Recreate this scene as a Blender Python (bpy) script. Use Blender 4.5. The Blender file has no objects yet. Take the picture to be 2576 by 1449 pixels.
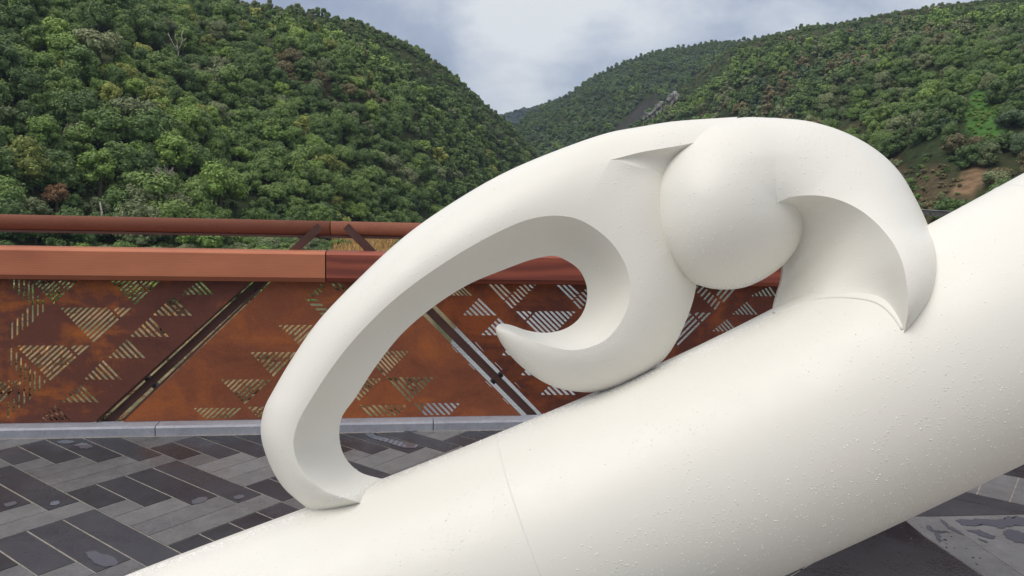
import bpy, bmesh, math, random
import numpy as np
from mathutils import Vector, Matrix
from mathutils.bvhtree import BVHTree
from mathutils.geometry import delaunay_2d_cdt

random.seed(7)
RNG = np.random.default_rng(7)
SC = bpy.context.scene
COL = SC.collection

# ------------------------------------------------------------------ camera geometry
F = 1940.65; CX = 1288.0; CY = 724.5          # focal length and centre in photograph units (2576 x 1449)
TH, RHO, H = 0.1301, 0.0282, 1.65
R_ = Vector((math.cos(RHO), math.sin(RHO) * math.sin(TH), math.sin(RHO) * math.cos(TH)))
U_ = Vector((-math.sin(RHO), math.cos(RHO) * math.sin(TH), math.cos(RHO) * math.cos(TH)))
W_ = Vector((0, math.cos(TH), -math.sin(TH)))
CAM = Vector((0, 0, H))


def ray(x, y):
    return R_ * ((x - CX) / F) - U_ * ((y - CY) / F) + W_


def at(x, y, d):
    """the point that lies d metres deep along the sight line of (x, y)"""
    return CAM + ray(x, y) * d


def on_level(x, y, z=0.0):
    r = ray(x, y)
    return CAM + r * ((z - H) / r.z)


def project(p):
    v = Vector(p) - CAM
    d = v.dot(W_)
    return CX + F * v.dot(R_) / d, CY - F * v.dot(U_) / d, d


# ------------------------------------------------------------------ object helpers
def link(o, parent=None):
    COL.objects.link(o)
    if parent is not None:
        o.parent = parent
    return o


def mesh_obj(name, verts, faces, mat, parent=None, smooth=False, matids=None, mats=None):
    me = bpy.data.meshes.new(name)
    me.from_pydata([tuple(v) for v in verts], [], [tuple(f) for f in faces])
    for m in (mats or [mat]):
        me.materials.append(m)
    if matids is not None:
        me.polygons.foreach_set('material_index', np.array(matids, dtype=np.int32))
    if smooth:
        me.polygons.foreach_set('use_smooth', np.ones(len(me.polygons), dtype=bool))
    me.update()
    return link(bpy.data.objects.new(name, me), parent)


def empty(name, loc, label=None, cat=None, group=None):
    o = bpy.data.objects.new(name, None)
    o.location = loc
    o.empty_display_size = 0.2
    link(o)
    tag(o, label, cat, group)
    bpy.context.view_layer.update()
    return o


def tag(o, label=None, cat=None, group=None, kind=None):
    if label: o['label'] = label
    if cat: o['category'] = cat
    if group: o['group'] = group
    if kind: o['kind'] = kind
    return o


def parent_keep(ch, root):
    """child meshes are modelled in world space"""
    ch.parent = root
    ch.matrix_parent_inverse = Matrix.Translation(root.location).inverted()


class MB:
    """collects shapes for one mesh"""
    def __init__(self): self.v = []; self.f = []; self.m = []
    def add(self, verts, faces, m=0):
        n = len(self.v)
        self.v += [Vector(v) for v in verts]
        self.f += [tuple(i + n for i in f) for f in faces]
        self.m += [m] * len(faces)
    def grid(self, rows, m=0, flip=False):
        nr, nc = len(rows), len(rows[0])
        vs = [p for r in rows for p in r]
        fs = []
        for i in range(nr - 1):
            for j in range(nc - 1):
                q = (i * nc + j, i * nc + j + 1, (i + 1) * nc + j + 1, (i + 1) * nc + j)
                fs.append(q[::-1] if flip else q)
        self.add(vs, fs, m)
    def prism(self, pts, vec, m=0):
        """polygon pts swept by vec"""
        n = len(pts)
        vs = [Vector(p) for p in pts] + [Vector(p) + Vector(vec) for p in pts]
        fs = [tuple(range(n))[::-1], tuple(range(n, 2 * n))]
        fs += [(i, (i + 1) % n, n + (i + 1) % n, n + i) for i in range(n)]
        self.add(vs, fs, m)
    def box(self, o, ax, ay, az, m=0):
        o = Vector(o); ax = Vector(ax); ay = Vector(ay); az = Vector(az)
        self.prism([o, o + ax, o + ax + ay, o + ay], az, m)
    def tube(self, pts, radii, n=10, m=0, caps=True):
        pts = [Vector(p) for p in pts]
        rows = []
        up = None
        for i, p in enumerate(pts):
            t = (pts[min(i + 1, len(pts) - 1)] - pts[max(i - 1, 0)]).normalized()
            if up is None:
                up = Vector((0, 0, 1)) if abs(t.z) < .9 else Vector((0, 1, 0))
            a = t.cross(up).normalized(); b = a.cross(t).normalized()
            up = b
            r = radii[i] if hasattr(radii, '__len__') else radii
            rows.append([p + (a * math.cos(q) + b * math.sin(q)) * r for q in [2 * math.pi * k / n for k in range(n)]])
        n0 = len(self.v)
        self.v += [q for r in rows for q in r]
        for i in range(len(rows) - 1):
            for k in range(n):
                self.f.append((n0 + i * n + k, n0 + i * n + (k + 1) % n, n0 + (i + 1) * n + (k + 1) % n, n0 + (i + 1) * n + k)); self.m.append(m)
        if caps:
            self.f.append(tuple(n0 + k for k in range(n))[::-1]); self.m.append(m)
            self.f.append(tuple(n0 + (len(rows) - 1) * n + k for k in range(n))); self.m.append(m)
    def build(self, name, mat, parent=None, smooth=False, mats=None, merge=0, keep=True):
        o = mesh_obj(name, self.v, self.f, mat, None, smooth, self.m, mats)
        bm = bmesh.new(); bm.from_mesh(o.data)
        if merge: bmesh.ops.remove_doubles(bm, verts=bm.verts, dist=merge)
        bmesh.ops.recalc_face_normals(bm, faces=bm.faces)
        bm.to_mesh(o.data); bm.free()
        if parent is not None: parent_keep(o, parent)
        return o


# ------------------------------------------------------------------ material helpers
def new_mat(name):
    m = bpy.data.materials.new(name); m.use_nodes = True
    nt = m.node_tree
    b = nt.nodes['Principled BSDF']
    return m, nt, b


def node(nt, typ, **kw):
    n = nt.nodes.new(typ)
    for k, v in kw.items():
        if k.startswith('i_'):
            key = k[2:]
            n.inputs[int(key) if key.isdigit() else key.replace('_', ' ')].default_value = v
        else:
            setattr(n, k, v)
    return n


def ramp(nt, fac, stops, interp='LINEAR'):
    r = nt.nodes.new('ShaderNodeValToRGB')
    r.color_ramp.interpolation = interp
    el = r.color_ramp.elements
    while len(el) > 1: el.remove(el[0])
    el[0].position = stops[0][0]; el[0].color = (*stops[0][1], 1)
    for p, c in stops[1:]:
        e = el.new(p); e.color = (*c, 1)
    nt.links.new(fac, r.inputs[0])
    return r.outputs[0]


def noise(nt, vec, scale, detail=4, rough=.55, dist=0.0):
    n = node(nt, 'ShaderNodeTexNoise')
    n.inputs['Scale'].default_value = scale; n.inputs['Detail'].default_value = detail
    n.inputs['Roughness'].default_value = rough; n.inputs['Distortion'].default_value = dist
    if vec is not None: nt.links.new(vec, n.inputs['Vector'])
    return n.outputs['Fac']


def mixc(nt, fac, a, b, blend='MIX'):
    m = node(nt, 'ShaderNodeMix', data_type='RGBA', blend_type=blend)
    for s, v in ((0, fac), (6, a), (7, b)):
        if hasattr(v, 'is_linked'): nt.links.new(v, m.inputs[s])
        else: m.inputs[s].default_value = v if not isinstance(v, tuple) else (*v, 1)[:4]
    return m.outputs[2]


def math_n(nt, op, a, b=None, c=None, clamp=False):
    m = node(nt, 'ShaderNodeMath', operation=op); m.use_clamp = clamp
    for i, v in enumerate((a, b, c)):
        if v is None: continue
        if hasattr(v, 'is_linked'): nt.links.new(v, m.inputs[i])
        else: m.inputs[i].default_value = v
    return m.outputs[0]


def mapr(nt, v, a, b, c, d):
    m = node(nt, 'ShaderNodeMapRange')
    nt.links.new(v, m.inputs[0])
    for i, q in enumerate((a, b, c, d)): m.inputs[i + 1].default_value = q
    return m.outputs[0]


def bump(nt, bsdf, h, strength, dist):
    b = node(nt, 'ShaderNodeBump'); b.inputs['Strength'].default_value = strength; b.inputs['Distance'].default_value = dist
    nt.links.new(h, b.inputs['Height']); nt.links.new(b.outputs[0], bsdf.inputs['Normal'])
    return b


def geo_pos(nt):
    return node(nt, 'ShaderNodeNewGeometry').outputs['Position']


def obj_co(nt):
    return node(nt, 'ShaderNodeTexCoord').outputs['Object']


def scaled(nt, vec, s, rotz=0.0):
    m = node(nt, 'ShaderNodeMapping'); m.inputs['Scale'].default_value = s; m.inputs['Rotation'].default_value = (0, 0, rotz)
    nt.links.new(vec, m.inputs['Vector'])
    return m.outputs[0]


# ---- white paint
def paint_material():
    m, nt, b = new_mat('white_paint')
    p = geo_pos(nt)
    n1 = noise(nt, p, 1.3, 3)
    n2 = noise(nt, p, 9, 3)
    c = ramp(nt, n1, [(.3, (.80, .780, .712)), (.7, (.825, .808, .748))])
    # tiny dark specks of grit
    v = node(nt, 'ShaderNodeTexVoronoi'); v.inputs['Scale'].default_value = 7; nt.links.new(p, v.inputs['Vector'])
    sp = mapr(nt, v.outputs['Distance'], .018, .024, 1, 0)
    c = mixc(nt, math_n(nt, 'MULTIPLY', sp, .35), c, (.25, .2, .15))
    nt.links.new(c, b.inputs['Base Color'])
    nt.links.new(mapr(nt, n2, .3, .7, .34, .46), b.inputs['Roughness'])
    b.inputs['Specular IOR Level'].default_value = .45
    # fine roller texture and flattened rain beads
    f = noise(nt, p, 220, 2)
    v2 = node(nt, 'ShaderNodeTexVoronoi'); v2.inputs['Scale'].default_value = 95; nt.links.new(p, v2.inputs['Vector'])
    bead = mapr(nt, v2.outputs['Distance'], .10, .32, 1, 0)
    cov = mapr(nt, noise(nt, p, 3.2, 3), .45, .62, 0, 1)
    rnd = mapr(nt, v2.outputs['Color'], .45, .8, 0, 1)
    h = math_n(nt, 'MULTIPLY', math_n(nt, 'MULTIPLY', bead, cov), rnd)
    h = math_n(nt, 'ADD', math_n(nt, 'MULTIPLY', h, 1.0), math_n(nt, 'MULTIPLY', f, .12))
    bump(nt, b, h, .55, .0022)
    return m


def corten_material(name, dark, mid, bright, amount, seed):
    m, nt, b = new_mat(name)
    p = node(nt, 'ShaderNodeMapping'); nt.links.new(geo_pos(nt), p.inputs['Vector'])
    p.inputs['Location'].default_value = (seed * 3.1, seed * 1.7, seed * .9)
    p = p.outputs[0]
    # streaks drift down to the left as run-off does
    st = scaled(nt, p, (1.0, 1.0, 1.7))
    big = noise(nt, st, 1.6, 10, .66, .8)
    run = noise(nt, scaled(nt, p, (9, 9, .8)), 1.5, 4, .6)
    fine = noise(nt, p, 16, 5, .65)
    grain = noise(nt, p, 130, 3, .6)
    k = math_n(nt, 'ADD', math_n(nt, 'MULTIPLY', big, .74), math_n(nt, 'ADD', math_n(nt, 'MULTIPLY', fine, .16), math_n(nt, 'MULTIPLY', run, .10)))
    c = ramp(nt, k, [(.30, dark), (.47, mid), (.47 + amount, mid), (.60 + amount, bright), (.8, bright)])
    c = mixc(nt, mapr(nt, grain, .35, .7, 0, .35), c, tuple(q * .5 for q in dark))
    v = node(nt, 'ShaderNodeTexVoronoi'); v.inputs['Scale'].default_value = 11; nt.links.new(p, v.inputs['Vector'])
    sp = mapr(nt, v.outputs['Distance'], .03, .05, .45, 0)
    c = mixc(nt, sp, c, (.42, .2, .13))
    nt.links.new(c, b.inputs['Base Color'])
    nt.links.new(mapr(nt, fine, .3, .7, .55, .85), b.inputs['Roughness'])
    b.inputs['Specular IOR Level'].default_value = .3
    bump(nt, b, grain, .25, .002)
    return m


def timber_material(name, a, bcol, dark, figure, seed):
    m, nt, b = new_mat(name)
    p = node(nt, 'ShaderNodeMapping'); nt.links.new(obj_co(nt), p.inputs['Vector'])
    p.inputs['Location'].default_value = (seed, seed * 2.3, seed * .4)
    p = p.outputs[0]
    d = noise(nt, scaled(nt, p, (1.6, 1.6, 4)), 1.4, 3)
    wv = node(nt, 'ShaderNodeTexWave', wave_type='BANDS', bands_direction='Z')
    wv.inputs['Scale'].default_value = 1.6 if figure > 3 else 9; wv.inputs['Distortion'].default_value = figure; wv.inputs['Detail'].default_value = 4
    wv.inputs['Detail Scale'].default_value = .7
    nt.links.new(scaled(nt, p, (.55, .55, 2.2)), wv.inputs['Vector'])
    g = noise(nt, scaled(nt, p, (2.2, 2.2, 46)), 2.0, 6, .7, .4)
    k = math_n(nt, 'ADD', math_n(nt, 'MULTIPLY', wv.outputs['Fac'], .12 if figure < 3 else .34), math_n(nt, 'ADD', math_n(nt, 'MULTIPLY', g, .16 if figure < 3 else .3), math_n(nt, 'MULTIPLY', d, 1.0 if figure < 3 else .2)))
    c = ramp(nt, k, [(.25, dark), (.5, bcol), (.8, a)])
    nt.links.new(c, b.inputs['Base Color'])
    b.inputs['Roughness'].default_value = .5
    b.inputs['Specular IOR Level'].default_value = .35
    bump(nt, b, g, .2, .002)
    return m


def stone_material(name, a, c2, rough, sc):
    m, nt, b = new_mat(name)
    p = geo_pos(nt)
    n1 = noise(nt, p, sc, 6, .65); n2 = noise(nt, p, sc * 30, 3, .7)
    oi = node(nt, 'ShaderNodeAttribute', attribute_name='tone').outputs['Fac']
    n3 = noise(nt, p, sc * 6, 5, .7)
    k = math_n(nt, 'ADD', math_n(nt, 'ADD', math_n(nt, 'MULTIPLY', n1, .35), math_n(nt, 'MULTIPLY', n3, .3)), math_n(nt, 'ADD', math_n(nt, 'MULTIPLY', n2, .25), math_n(nt, 'MULTIPLY', oi, .2)))
    c = ramp(nt, k, [(.36, a), (.68, c2)])
    nt.links.new(c, b.inputs['Base Color'])
    wet = noise(nt, p, 2.2, 4, .6)
    nt.links.new(mapr(nt, wet, .38, .62, rough[0], rough[1]), b.inputs['Roughness'])
    b.inputs['Specular IOR Level'].default_value = .5
    bump(nt, b, n2, .25, .003)
    return m


def simple(name, col, rough=.6, metal=0, spec=.5, var=.25, scale=6):
    m, nt, b = new_mat(name)
    p = geo_pos(nt)
    n = noise(nt, p, scale, 5)
    c = ramp(nt, n, [(.3, tuple(q * (1 - var) for q in col)), (.7, tuple(min(1, q * (1 + var)) for q in col))])
    nt.links.new(c, b.inputs['Base Color'])
    b.inputs['Roughness'].default_value = rough; b.inputs['Metallic'].default_value = metal
    b.inputs['Specular IOR Level'].default_value = spec
    return m


def foliage_material(name, lo, hi, tip):
    m, nt, b = new_mat(name)
    oi = node(nt, 'ShaderNodeObjectInfo')
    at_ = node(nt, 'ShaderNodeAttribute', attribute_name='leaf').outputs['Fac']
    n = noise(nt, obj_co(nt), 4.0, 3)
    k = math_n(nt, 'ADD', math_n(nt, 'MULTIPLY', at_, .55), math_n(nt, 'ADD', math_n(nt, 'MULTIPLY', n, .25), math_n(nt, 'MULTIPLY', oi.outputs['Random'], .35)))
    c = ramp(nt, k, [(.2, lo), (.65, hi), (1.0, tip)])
    nt.links.new(c, b.inputs['Base Color'])
    b.inputs['Roughness'].default_value = .55
    b.inputs['Specular IOR Level'].default_value = .3
    return m


M = {}
M['paint'] = paint_material()
M['seam'] = simple('weld_bead', (.78, .77, .72), .45, var=.03)
M['corten_a'] = corten_material('rusty_steel_dark', (.095, .036, .030), (.175, .062, .044), (.50, .150, .034), .03, 1.0)
M['corten_b'] = corten_material('rusty_steel_orange', (.16, .053, .032), (.285, .092, .046), (.44, .135, .044), .02, 2.2)
M['corten_c'] = corten_material('rusty_steel_maroon', (.066, .022, .018), (.115, .035, .024), (.30, .08, .026), .02, 3.4)
M['corten_rail'] = corten_material('rusty_rail_steel', (.22, .080, .050), (.28, .10, .060), (.32, .115, .068), .1, 5.0)
M['corten_bar'] = simple('rusty_bar_steel', (.090, .041, .034), .7)
M['clip'] = simple('black_clip', (.012, .013, .017), .5)
M['timber_a'] = timber_material('pale_red_timber', (.55, .20, .105), (.47, .162, .088), (.36, .12, .068), 1.5, 1.0)
M['timber_b'] = timber_material('dark_red_timber', (.41, .112, .066), (.31, .082, .052), (.20, .054, .040), 9.0, 4.7)
M['kerb'] = stone_material('kerb_concrete', (.27, .28, .33), (.50, .52, .59), (.35, .6), 2.5)
M['grout'] = simple('grout', (.30, .27, .24), .7, scale=20)
M['paver_dark'] = stone_material('dark_paver', (.023, .025, .031), (.060, .064, .076), (.22, .42), 2.0)
M['paver_light'] = stone_material('grey_paver', (.088, .089, .094), (.215, .215, .22), (.22, .50), 2.0)
M['paver_black'] = stone_material('black_paver', (.006, .008, .013), (.014, .017, .026), (.16, .36), 2.0)
M['deck'] = simple('deck_concrete', (.2, .2, .2), .8)
M['bark'] = simple('bark', (.12, .09, .07), .9, scale=3)
M['deadwood'] = simple('dead_wood', (.55, .50, .42), .8, scale=3)
M['rock'] = simple('rock', (.23, .225, .215), .9, var=.6, scale=.35)
M['clay'] = simple('clay', (.38, .22, .12), .9, var=.4, scale=.4)
M['wall_stone'] = simple('wall_stone', (.08, .075, .07), .9, var=.5, scale=2)


def water_material(name, col, rough, bscale, bstr, ior):
    m, nt, b = new_mat(name)
    b.inputs['Base Color'].default_value = (*col, 1)
    b.inputs['Roughness'].default_value = rough; b.inputs['IOR'].default_value = ior
    if bstr:
        n = noise(nt, scaled(nt, geo_pos(nt), (.6, 1.2, 1)), bscale, 4)
        bump(nt, b, n, bstr, .15)
    return m


M['puddle'] = water_material('rain_water', (.12, .13, .16), .08, 6, 0, 2.0)  # pale blue-grey base colour paints the sky's reflection into the water
M['river'] = water_material('river_water', (.16, .17, .17), .12, 1.2, .25, 1.6)


# ------------------------------------------------------------------ smooth curves
def catmull(pts, sub):
    """spline through tuples, sub steps per span"""
    P = np.array(pts, float); n = len(P); out = []
    for i in range(n - 1):
        p0 = P[i - 1] if i else 2 * P[0] - P[1]
        p1, p2 = P[i], P[i + 1]
        p3 = P[i + 2] if i + 2 < n else 2 * P[-1] - P[-2]
        # centripetal knots on the picture coordinates avoid overshoot
        def kt(a, b): return max(np.linalg.norm(a[:2] - b[:2]), 1e-3) ** .5
        t0 = 0; t1 = t0 + kt(p0, p1); t2 = t1 + kt(p1, p2); t3 = t2 + kt(p2, p3)
        for s in range(sub):
            t = t1 + (t2 - t1) * s / sub
            a1 = (t1 - t) / (t1 - t0) * p0 + (t - t0) / (t1 - t0) * p1
            a2 = (t2 - t) / (t2 - t1) * p1 + (t - t1) / (t2 - t1) * p2
            a3 = (t3 - t) / (t3 - t2) * p2 + (t - t2) / (t3 - t2) * p3
            b1 = (t2 - t) / (t2 - t0) * a1 + (t - t0) / (t2 - t0) * a2
            b2 = (t3 - t) / (t3 - t1) * a2 + (t - t1) / (t3 - t1) * a3
            out.append((t2 - t) / (t2 - t1) * b1 + (t - t1) / (t2 - t1) * b2)
    out.append(P[-1])
    return np.array(out)


# ================================================================== THE WHITE SCULPTURE
sculpture = empty('sculpture', on_level(1000, 1500), 'large glossy white arch tube carrying a spiral scroll with a bird head, wet with rain', 'sculpture')

# ---- the sloping tube
TUBE_R = .3886
axis_px = [(-560, 2110, 2.66), (-80, 1925, 2.65), (407, 1722, 2.63), (879, 1548, 2.62), (1260, 1402, 2.62), (1611, 1256, 2.61), (1830, 1160, 2.60),
           (2063, 1050, 2.57), (2290, 935, 2.52), (2480, 838, 2.48), (2717, 716, 2.44), (3000, 567, 2.40), (3400, 350, 2.36), (3900, 60, 2.32)]
ax = catmull([at(*q) for q in axis_px], 14)
# even out the spine
for _ in range(30):
    ax[1:-1] = .25 * ax[:-2] + .5 * ax[1:-1] + .25 * ax[2:]
tb = MB(); tb.tube([Vector(p) for p in ax], TUBE_R, 128, caps=False)
tube = tb.build('tube', M['paint'], sculpture, smooth=True)
TUBE_BVH = BVHTree.FromPolygons(tb.v, tb.f)


def tube_depth(x, y, sink=0.0, default=2.6):
    r = ray(x, y)
    hit = TUBE_BVH.ray_cast(CAM, r.normalized())
    if hit[0] is None: return default
    return (hit[0] - CAM).dot(W_) + sink


# circumferential weld seams, slightly proud
def seam(px, tilt=0.0, name='weld_seam'):
    best = min(range(len(ax)), key=lambda i: abs(project(ax[i])[0] - px))
    c = Vector(ax[best]); t = (Vector(ax[best + 1]) - Vector(ax[best - 1])).normalized()
    t = (t + Vector((0, tilt, 0))).normalized()
    a = t.cross(Vector((0, 0, 1))).normalized(); b_ = a.cross(t).normalized()
    mb = MB()
    ring = [c + (a * math.cos(q) + b_ * math.sin(q)) * (TUBE_R - .0026) for q in [2 * math.pi * k / 160 for k in range(161)]]
    mb.tube(ring, .0037, 8, caps=False)
    o = mb.build(name, M['seam'], None, smooth=True)
    o.parent = tube; o.matrix_parent_inverse = Matrix.Translation(sculpture.location).inverted() @ Matrix.Identity(4)
    o.matrix_parent_inverse = (Matrix.Translation(sculpture.location) @ tube.matrix_parent_inverse).inverted()
    return o


seam(1375, .0)
seam(2690, .0)

# ---- scroll: outer edge O, band edge R1, face edge R2, front ridge Fr, back edge B  (x, y, depth)
DM = 2.60       # depth of the scroll's middle plane
DF = 2.455      # its front ridge
DB = 2.665      # the back edge of the opening
SR = .70
st = [
 # O                   R1          R2           F                    B
 ((812, 1308, 2.66), None, None, (950, 1276, 2.60), (1015, 1216, 2.74)),
 ((775, 1280, 2.62), None, None, (893, 1261, 2.475), (958, 1204, 2.64)),
 ((712, 1225, DM), None, None, (806, 1228, DF), (903, 1186, DB)),
 ((675, 1160, DM), None, None, (755, 1175, DF), (868, 1150, DB)),
 ((656, 1090, DM), None, None, (738, 1117, DF), (854, 1103, DB)),
 ((664, 1030, DM), None, None, (750, 1063, DF), (860, 1050, DB)),
 ((691, 976, DM), None, None, (790, 992, DF), (893, 1002, DB)),
 ((733, 905, DM), None, None, (838, 920, DF), (945, 922, DB)),
 ((798, 811, DM), None, None, (902, 841, DF), (1010, 841, DB)),
 ((897, 706, DM), None, None, (997, 749, DF), (1090, 772, DB)),
 ((1016, 596, DM), None, None, (1106, 669, DF), (1178, 716, DB)),
 ((1136, 511, DM), None, None, (1225, 598, DF), (1266, 679, DB)),
 ((1270, 434, DM), None, None, (1330, 552, DF), (1345, 651, DB)),
 ((1428, 368, DM), None, None, (1402, 542.5, DF), (1396, 644, DB)),
 ((1534, 333, DM), (1535, 402, 2.492), (1535, 402, 2.492), (1455, 552, DF), (1428, 657, DB)),
 ((1604, 320, DM), (1612, 383, 2.489), (1603, 420, 2.498), (1508, 583, DF), (1453, 675, DB)),
 ((1690, 306, DM), (1715, 365, 2.486), (1662, 437, 2.535), (1546, 620, DF), (1468, 697, DB)),
 ((1855, 294, DM), (1840, 338, 2.505), (1705, 505, 2.585), (1573, 666, DF), (1476, 722, DB)),
 (None, None, (1735, 580, 2.605), (1585, 712, DF), (1477, 747, DB)),
 (None, None, (1752, 650, 2.612), (1583, 757, DF), (1470, 778, DB)),
 (None, None, (1752, 716, 2.606), (1570, 795, DF), (1455, 803, DB)),
 (None, None, (1727, 804, DM), (1548, 830, DF), (1433, 821, DB)),
 (None, None, (1671, 903, DM), (1520, 857, DF), (1407, 832, DB)),
 (None, None, (1588, 958, DM), (1482, 874, DF), (1378, 837, DB)),
 (None, None, (1501, 986, DM), (1442, 881, DF), (1346, 835, DB)),
 (None, None, (1394, 973, DM), (1395, 875, DF + .01), (1318, 829, DB)),
 (None, None, (1314, 924, 2.595), (1338, 858, DF + .03), (1293, 820, 2.65)),
 (None, None, (1264, 868, 2.585), (1287, 836, DF + .06), (1270, 814.5, 2.635)),
 (None, None, (1247, 833, 2.575), (1254, 828, 2.552), (1257, 815, 2.595)),
 (None, None, (1247, 826, 2.58), (1248, 824, 2.577), (1250, 820, 2.588)),
]
NB = 18      # number of stations that carry the outer band
SUB = 12
Fr = catmull([s[3] for s in st], SUB)
Bk = catmull([s[4] for s in st], SUB)
Oo = catmull([s[0] for s in st[:NB]], SUB)


def on_profile(O, Fp, s):
    O = np.array(O); Fp = np.array(Fp)
    q = Fp + (O - Fp) * s
    q[2] = Fp[2] + (O[2] - Fp[2]) * (1 - math.sqrt(max(0, 1 - s * s)))
    return q


r1, r2 = [], []
for k, s in enumerate(st):
    a = s[1]; b = s[2]
    if a is None and s[0] is not None: a = tuple(on_profile(s[0], s[3], SR))
    if b is None: b = tuple(on_profile(s[0], s[3], SR))
    if k < NB: r1.append(a)
    r2.append(b)
# left of the notch both edges are one line
nA = 14
R1 = catmull(r1, SUB); R2 = catmull(r2, SUB)
R2[:nA * SUB + 1] = R1[:nA * SUB + 1]
mb = MB()


def P3(q): return at(q[0], q[1], q[2])


def arc_row(A, B, s0, s1, n, dA, dB, full=None):
    """points from B (s0, towards the ridge) to A (s1) following a quarter ellipse"""
    row = []
    c0 = 1 - math.sqrt(max(0, 1 - s0 * s0)); c1 = 1 - math.sqrt(max(0, 1 - s1 * s1))
    for i in range(n + 1):
        # even angular steps
        a0, a1 = math.asin(s0), math.asin(s1)
        s = math.sin(a0 + (a1 - a0) * i / n)
        t = (s - s0) / (s1 - s0)
        e = ((1 - math.sqrt(max(0, 1 - s * s))) - c0) / (c1 - c0)
        row.append(at(B[0] + (A[0] - B[0]) * t, B[1] + (A[1] - B[1]) * t, dB + (dA - dB) * e))
    return row


rowsF, rowsB = [], []
for i in range(len(Fr)):
    k = i / SUB
    sR = SR if k < 15 else SR + min(1, (k - 15) / 3) * (.94 - SR) + min(1, max(0, (k - 20.3) / 2.2)) * .055
    f_ = Fr[i]; b_ = R2[i]
    rowsF.append(arc_row(b_, f_, 0.0, sR, 12, b_[2], f_[2]))
for i in range(len(Oo)):
    f_ = R1[i]; o_ = Oo[i]
    rowsB.append(arc_row(o_, f_, SR, .9995, 12, o_[2], f_[2]))
n_ap = nA * SUB
# ease the face along its length so that no rib shows
FD = np.array([[(p - CAM).dot(W_) for p in r] for r in rowsF]); FX = [[project(p)[:2] for p in r] for r in rowsF]
lo_, hi_ = 11 * SUB, 24 * SUB
lam = .5 * (1 - (np.arange(13) / 12) ** 6)
for _ in range(220):
    avg = .5 * (FD[lo_ - 1:hi_ - 1] + FD[lo_ + 1:hi_ + 1])
    FD[lo_:hi_] += (avg - FD[lo_:hi_]) * lam
rowsF = [[at(FX[i][j][0], FX[i][j][1], FD[i, j]) for j in range(13)] for i in range(len(rowsF))]
for i in range(len(Fr)): Fr[i][2] = FD[i, 0]
# one continuous skin up to the notch, then two separate ones
mb.grid([rowsF[i] + rowsB[i][1:] for i in range(n_ap + 1)])
mb.grid(rowsF[n_ap:])
mb.grid(rowsB[n_ap:])
# floor of the notch
rec = []
for i in range(n_ap, len(Oo)):
    a, b = R1[i], R2[i]
    rec.append([at(a[0] + (b[0] - a[0]) * t, a[1] + (b[1] - a[1]) * t, a[2] + (b[2] - a[2]) * t + .02 * math.sin(math.pi * t) * min(1, (i - n_ap) / 20)) for t in [q / 6 for q in range(7)]])
mb.grid(rec)
# bevelled inside of the opening, slightly hollow
bev = []
for i in range(len(Fr)):
    a, b = Fr[i], Bk[i]
    bev.append([at(a[0] + (b[0] - a[0]) * t, a[1] + (b[1] - a[1]) * t, a[2] + (b[2] - a[2]) * (t + .10 * math.sin(math.pi * t))) for t in [q / 8 for q in range(9)]])
mb.grid(bev)
# thin flange, then the rounded back
Bf = Bk.copy(); Bf[:, 2] += .012
mb.grid([[P3(Bk[i]), P3(Bf[i])] for i in range(len(Bk))])
back = []
for i in range(len(Bk)):
    o_ = Oo[i] if i < (NB - 2) * SUB else R2[i]
    b_ = Bf[i]
    back.append([at(b_[0] + (o_[0] - b_[0]) * t, b_[1] + (o_[1] - b_[1]) * t, b_[2] + (o_[2] - b_[2]) * t + .09 * math.sin(math.pi * t ** .8)) for t in [q / 12 for q in range(13)]])
mb.grid(back)
loop_ = rowsF[-1] + back[-1][::-1] + bev[-1][::-1]
c_ = sum(loop_, Vector()) / len(loop_)
mb.add(loop_ + [c_], [(i, (i + 1) % len(loop_), len(loop_)) for i in range(len(loop_))])
scroll = mb.build('scroll', M['paint'], sculpture, smooth=True)

# ---- bird head: ball that sweeps over into a hooked beak
tail = [  # E ridge, O outer, G hollow's far edge
 ((2275, 834), (2272, 840), (2274, 837)),
 ((2283, 790), (2306, 801), (2247, 796)),
 ((2283, 735), (2342, 742), (2210, 764)),
 ((2272, 668), (2356, 678), (2150, 750)),
 ((2250, 617), (2350, 615), (2050, 753)),
 ((2216, 573), (2333, 563), (1946, 787)),
 ((2172, 534), (2301, 495), (1955, 742)),
 ((2124, 508), (2264, 434), (1966, 706)),
 ((2075, 494), (2210, 381), (1972, 660)),
 ((2027, 491.5), (2135, 337), (1985, 600)),
 ((1985, 497), (2040, 306), (1985, 550)),
 ((1952, 511), (1950, 296.5), (1965, 517)),
]
eD = [None, 2.17, 2.165, 2.19, 2.235, 2.285, 2.33, 2.362, 2.382, 2.396, 2.403, 2.402]
HB = .25
DC = 2.60


def surf(x, y, sink=.004): return tube_depth(x, y, sink)


Ek, Ok, Gk = [], [], []
for k, (e, o, g) in enumerate(tail):
    de = surf(*e, -.004) if k == 0 else eD[k]
    do = surf(*o, .01) if k < 5 else (2.545 if k == 5 else DC)
    dg = surf(*g, .006) if k < 5 else (2.60 if k == 5 else (2.63 if k < 9 else (2.59, 2.50, 2.42)[k - 9]))
    Ek.append((*e, de)); Ok.append((*o, do)); Gk.append((*g, dg))
Es = catmull(Ek, SUB); Os = catmull(Ok, SUB); Gs = catmull(Gk, SUB)
ball = [(1950, 296.5), (1863, 296), (1770, 318), (1700, 374), (1659, 448), (1648, 527), (1654, 592), (1680, 654), (1724, 702), (1780, 724), (1828, 728.5), (1876, 722), (1924, 700.5),
        (1969, 668), (2000, 632), (2021, 588), (2027, 545), (2016, 514), (1990, 501), (1962, 506)]
Bs = catmull([(*q, DC) for q in ball], SUB)
BC = (1841.0, 514.0)
PX = (1952.0, 511.0)
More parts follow.
